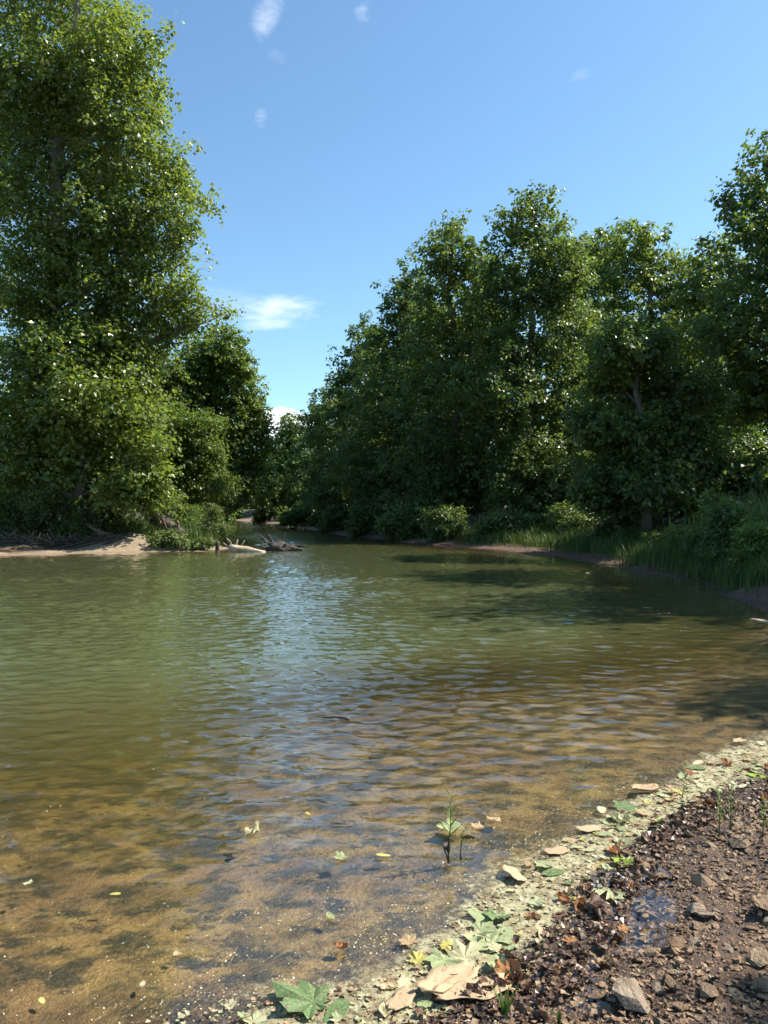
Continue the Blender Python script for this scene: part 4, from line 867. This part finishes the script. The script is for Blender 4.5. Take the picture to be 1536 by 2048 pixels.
s.l.new(s.bsdf(s.mix(s.ramp(c2, 0.4, 0.6), s.mix(s.ramp(cc, 0.4, 0.6), (0.09, 0.045, 0.028), (0.33, 0.2, 0.1)), s.mix(s.ramp(cc, 0.4, 0.6), (0.27, 0.29, 0.14), (0.50, 0.42, 0.27))), 0.65, 0.3), out_c.inputs[0])
m_b, nt_b, out_b = new_mat('rotting_leaf_crumb'); s = NT(nt_b)
cc = s.noise(s.pos(), 45, 1); s.l.new(s.bsdf(s.mix(s.ramp(cc, 0.4, 0.65), (0.040, 0.022, 0.014), (0.15, 0.085, 0.045)), 0.45, 0.5), out_b.inputs[0])
m_d, nt_d, out_d = new_mat('bark_chip'); s = NT(nt_d)
cc = s.noise(s.pos(), 50, 1); c2 = s.noise(s.pos(), 27, 1)
s.l.new(s.bsdf(s.mix(s.ramp(c2, 0.45, 0.6), s.mix(s.ramp(cc, 0.4, 0.62), (0.05, 0.026, 0.016), (0.17, 0.095, 0.05)), (0.30, 0.205, 0.12)), 0.7, 0.3), out_d.inputs[0])
a = drift(2200, -0.75, 0.2, 0.0, 1.0); b = np.stack([rng.uniform(-2.2, 2.2, 2600), 2.3 + 5.2 * rng.random(2600) ** 1.7], 1)
b = b[fbm(b[:, 0] * 1.6 + b[:, 1] * 0.5, b[:, 1] * 4.0, 3, 71) > 0.12]; a = a[fbm(a[:, 0] * 3, a[:, 1] * 5, 3, 73) > -0.05]
fl = np.concatenate([a, drift(700, -1.6, 0.0, 0.0, 0.8), b]); fl = fl[sdf(fl[:, 0], fl[:, 1]) < 0.1]
flecks("floating_flecks", "tiny pale flecks of debris floating on the shallows", fl, 0.003, 0.010, m_f)
flecks("leaf_crumbs", "crumbled leaf bits packed along the shore drift", drift(2600, -0.05, 0.9, 0.05, 1.0), 0.008, 0.030, m_c, 0.007, 0.22)
flecks("leaf_crumbs", "dark rotting leaf bits on the wet mud", drift(2600, 0.65, 1.25, 0.15, 1.0), 0.012, 0.042, m_b, 0.010, 0.4)

# ------------------------------------------------------------------ stones
def stone_mesh(seed):
    r_ = np.random.default_rng(seed); bm = bmesh.new(); sc = np.array((1, r_.uniform(0.6, 0.9), r_.uniform(0.28, 0.6)))
    for p_ in unit(r_.normal(size=(15, 3))) * r_.uniform(0.8, 1.1, (15, 1)): bm.verts.new(p_ * sc * 0.5)
    res = bmesh.ops.convex_hull(bm, input=bm.verts); bmesh.ops.delete(bm, geom=[v for v in bm.verts if not v.link_faces], context='VERTS')
    me = bpy.data.meshes.new("stone"); bm.to_mesh(me); bm.free(); return me
SM = [stone_mesh(100 + i) for i in range(16)]
for me in SM: me.materials.append(M['stone'])
def put_stone(x, y, size, label, group=None, i=None, rot=None, sink=0.12):
    return obj("stone", SM[rng.integers(0, len(SM)) if i is None else i], loc=(x, y, hz(x, y) + size * (0.2 - sink)), rot=rot or (rng.normal(0, 0.25), rng.normal(0, 0.25), rng.uniform(0, 6.28)), scale=(size,) * 3, label=label, cat="stone", group=group)
for u, v, px, lab in ((1275, 1995, 92, "big angular tan stone with one sunlit face on the dark mud"), (1545, 1830, 70, "rounded grey stone at the edge of the stony bank"), (1405, 1762, 44, "squarish grey brown stone above the puddle on the gravel"), (1300, 1800, 40, "tan flat stone beside the puddle head"),
                      (1395, 1818, 44, "sunlit tan wedge stone on the gravel slope"), (1418, 1832, 40, "dark shaded stone touching the tan wedge stone"), (1360, 1890, 46, "flat pale tan stone on wet mud below the puddle"), (1355, 1908, 30, "small pale stone under the flat tan stone"),
                      (1278, 1780, 36, "wet dark stone in the puddle head"), (1520, 1930, 60, "long grey slab stone on the gravel slope"), (1418, 1990, 56, "low grey brown slab near the big angular stone"), (1366, 2016, 34, "thin grey flat stone beside the big angular stone"), (1530, 1985, 46, "pale wedge stone by the gravel edge"), (1480, 1690, 46, "tan stone at the foot of the bank seedlings"), (1330, 1738, 34, "brown flat stone at the top of the wet mud"), (1290, 1722, 34, "wet grey stone beside the bright green leaf")):
    g = G(u, v, 0.04); put_stone(g[0], g[1], px / F * math.hypot(g[1], CH), lab, sink=0.05)
def bank_points(n, lo, hi):
    t = rng.uniform(4.2, len(OUT) - 1.0, n); i = np.minimum(t.astype(int), len(OUT) - 2); f = (t - i)[:, None]
    b = OUT[i] * (1 - f) + OUT[i + 1] * f; w = rng.uniform(lo, hi, n)[:, None]; return b + w * np.array((0.86, -0.5))
def in_view(q, m=0.03): return q[(np.abs(q[:, 0]) < 0.5 * q[:, 1] + m) & (q[:, 1] > 2.15)]
bp = in_view(bank_points(1100, 0.03, 1.6))[:280]
for p_ in bp:
    put_stone(p_[0], p_[1], 0.020 + 0.055 * rng.random() ** 2.0, "small angular red brown stone on the gravelly bank", "small stones of the gravelly bank")
def gravel():
    q = bank_points(8000, -0.02, 1.5); q = q[(q[:, 1] > 1.9) & (np.abs(q[:, 0]) < 0.5 * q[:, 1] + 0.5)]; parts_V, parts_T, off = [], [], 0
    mats = [(np.array([v.co[:] for v in me.vertices]), np.array([p_.vertices[:] for p_ in me.polygons if len(p_.vertices) == 3])) for me in SM]
    zz = height(q[:, 0], q[:, 1])
    for (x, y), z in zip(q, zz):
        v, t = mats[rng.integers(0, 16)]; a = rng.uniform(0, 6.28); c_, s_ = math.cos(a), math.sin(a); sz = 0.008 + 0.026 * rng.random() ** 2
        R_ = np.array(((c_, -s_, 0), (s_, c_, 0), (0, 0, 1))); parts_V.append(v @ R_.T * sz + (x, y, z + sz * 0.1)); parts_T.append(t + off); off += len(v)
    obj("gravel", mesh_np("gravel", np.concatenate(parts_V), None, np.concatenate(parts_T)), M['stone'], kind="stuff", label="fine red brown gravel covering the near bank", cat="gravel")
gravel()
q = bank_points(5200, -0.05, 1.3); q = q[(np.abs(q[:, 0]) < 0.5 * q[:, 1] + 0.4) & (q[:, 1] > 2.0)]; q = q[fbm(q[:, 0] * 4, q[:, 1] * 4, 3, 83) > -0.15]
flecks("bark_chips", "brown leaf scraps and bark chips strewn over the gravelly bank", q, 0.010, 0.036, m_d, 0.012, 0.45)

# ------------------------------------------------------------------ seedlings
def seedling(u, v, h, n, label, name="seedling", w=0.008, lean=(0.01, 0), length=0.06, muddy=False, z0=None):
    g = G(u, v); z = hz(g[0], g[1]) if z0 is None else z0
    o = obj(name, None, label=label, cat="plant", loc=(g[0], g[1], z))
    path = bent((0, 0, -0.01), (lean[0], lean[1], h), 6, 0, 0.05)
    obj("stem", mesh_np("stem", *tube_np(path, np.linspace(0.0042, 0.0012, 6), 6), smooth=True), M['stem'], o)
    shp = LEAF6 * np.array((0.17, 1, 0.3)); shp[:, 1] += 0.4
    for i in range(n):
        t = 0.35 + 0.65 * (i + 1) / n; a = i * 2.4 + rng.normal(0, 0.3); p_ = path[0] + (path[-1] - path[0]) * t
        T = np.array([[math.cos(a), math.sin(a), 0.75 + 0.5 * t]]); N = np.array([[-math.cos(a) * 0.8, -math.sin(a) * 0.8, 1.0]])
        V, Q = leaf_arrays(p_[None], N, T, np.array([length * (1.15 - 0.45 * t)]), shp)
        obj("leaf", mesh_np("leaf", V, Q, face_attrs={"tone": np.full(2, 0.4 + 0.6 * rng.random())}), M['shrub'], o)
    if muddy:
        for a, b, r in (((0, 0, 0.0), (-0.028, -0.01, 0.085), 0.004), ((0.0, 0, 0.04), (0.006, 0, 0.11), 0.008), ((0, 0, 0.06), (-0.02, 0, 0.055), 0.01)):
            stick("root", [a, b], r, r * 0.6, 'dark_drift', o, 6, 4)
    return o
seedling(897, 1722, 0.29, 15, "narrow leaved green seedling standing in the shallow water with dark roots", length=0.075, muddy=True, z0=-0.005)
seedling(922, 1716, 0.13, 5, "thin small sprig beside the seedling in the shallows", length=0.05, z0=-0.005)
seedling(1440, 1690, 0.21, 22, "upright yellow green bank seedling beside the tan stone", length=0.05)
seedling(1463, 1672, 0.22, 20, "taller thin bank seedling behind the yellow green one", length=0.05, lean=(0.02, 0.03))
seedling(1528, 1700, 0.20, 14, "dark shaded seedling at the edge of the bank gravel", length=0.05)
seedling(1366, 1600, 0.07, 6, "tiny fresh sprout in the leaf drift", length=0.05)
def tuft(u, v, n, h, label):
    g = G(u, v); o = obj("grass_tuft", None, label=label, cat="grass", loc=(g[0], g[1], hz(g[0], g[1])))
    for i in range(n):
        a = rng.uniform(0, 6.28); l = h * rng.uniform(0.6, 1.1); d_ = np.array((math.cos(a), math.sin(a), 0)) * rng.uniform(0.1, 0.6) * l; w = np.array((-math.sin(a), math.cos(a), 0)) * 0.0045
        V = np.array([-w, w, d_ * 0.4 + (0, 0, l * 0.6) + w, d_ * 0.4 + (0, 0, l * 0.6) - w, d_ + (0, 0, l) + w * .15, d_ + (0, 0, l) - w * .15])
        obj("blade", mesh_np("blade", V, np.array([(0, 1, 2, 3), (3, 2, 4, 5)]), face_attrs={"tone": rng.random(2)}), M['grass'], o)
tuft(1012, 2052, 9, 0.11, "small green grass tuft at the foot of the bark sheets")
tuft(1120, 2070, 6, 0.06, "short grass blades in the wet dark leaves")
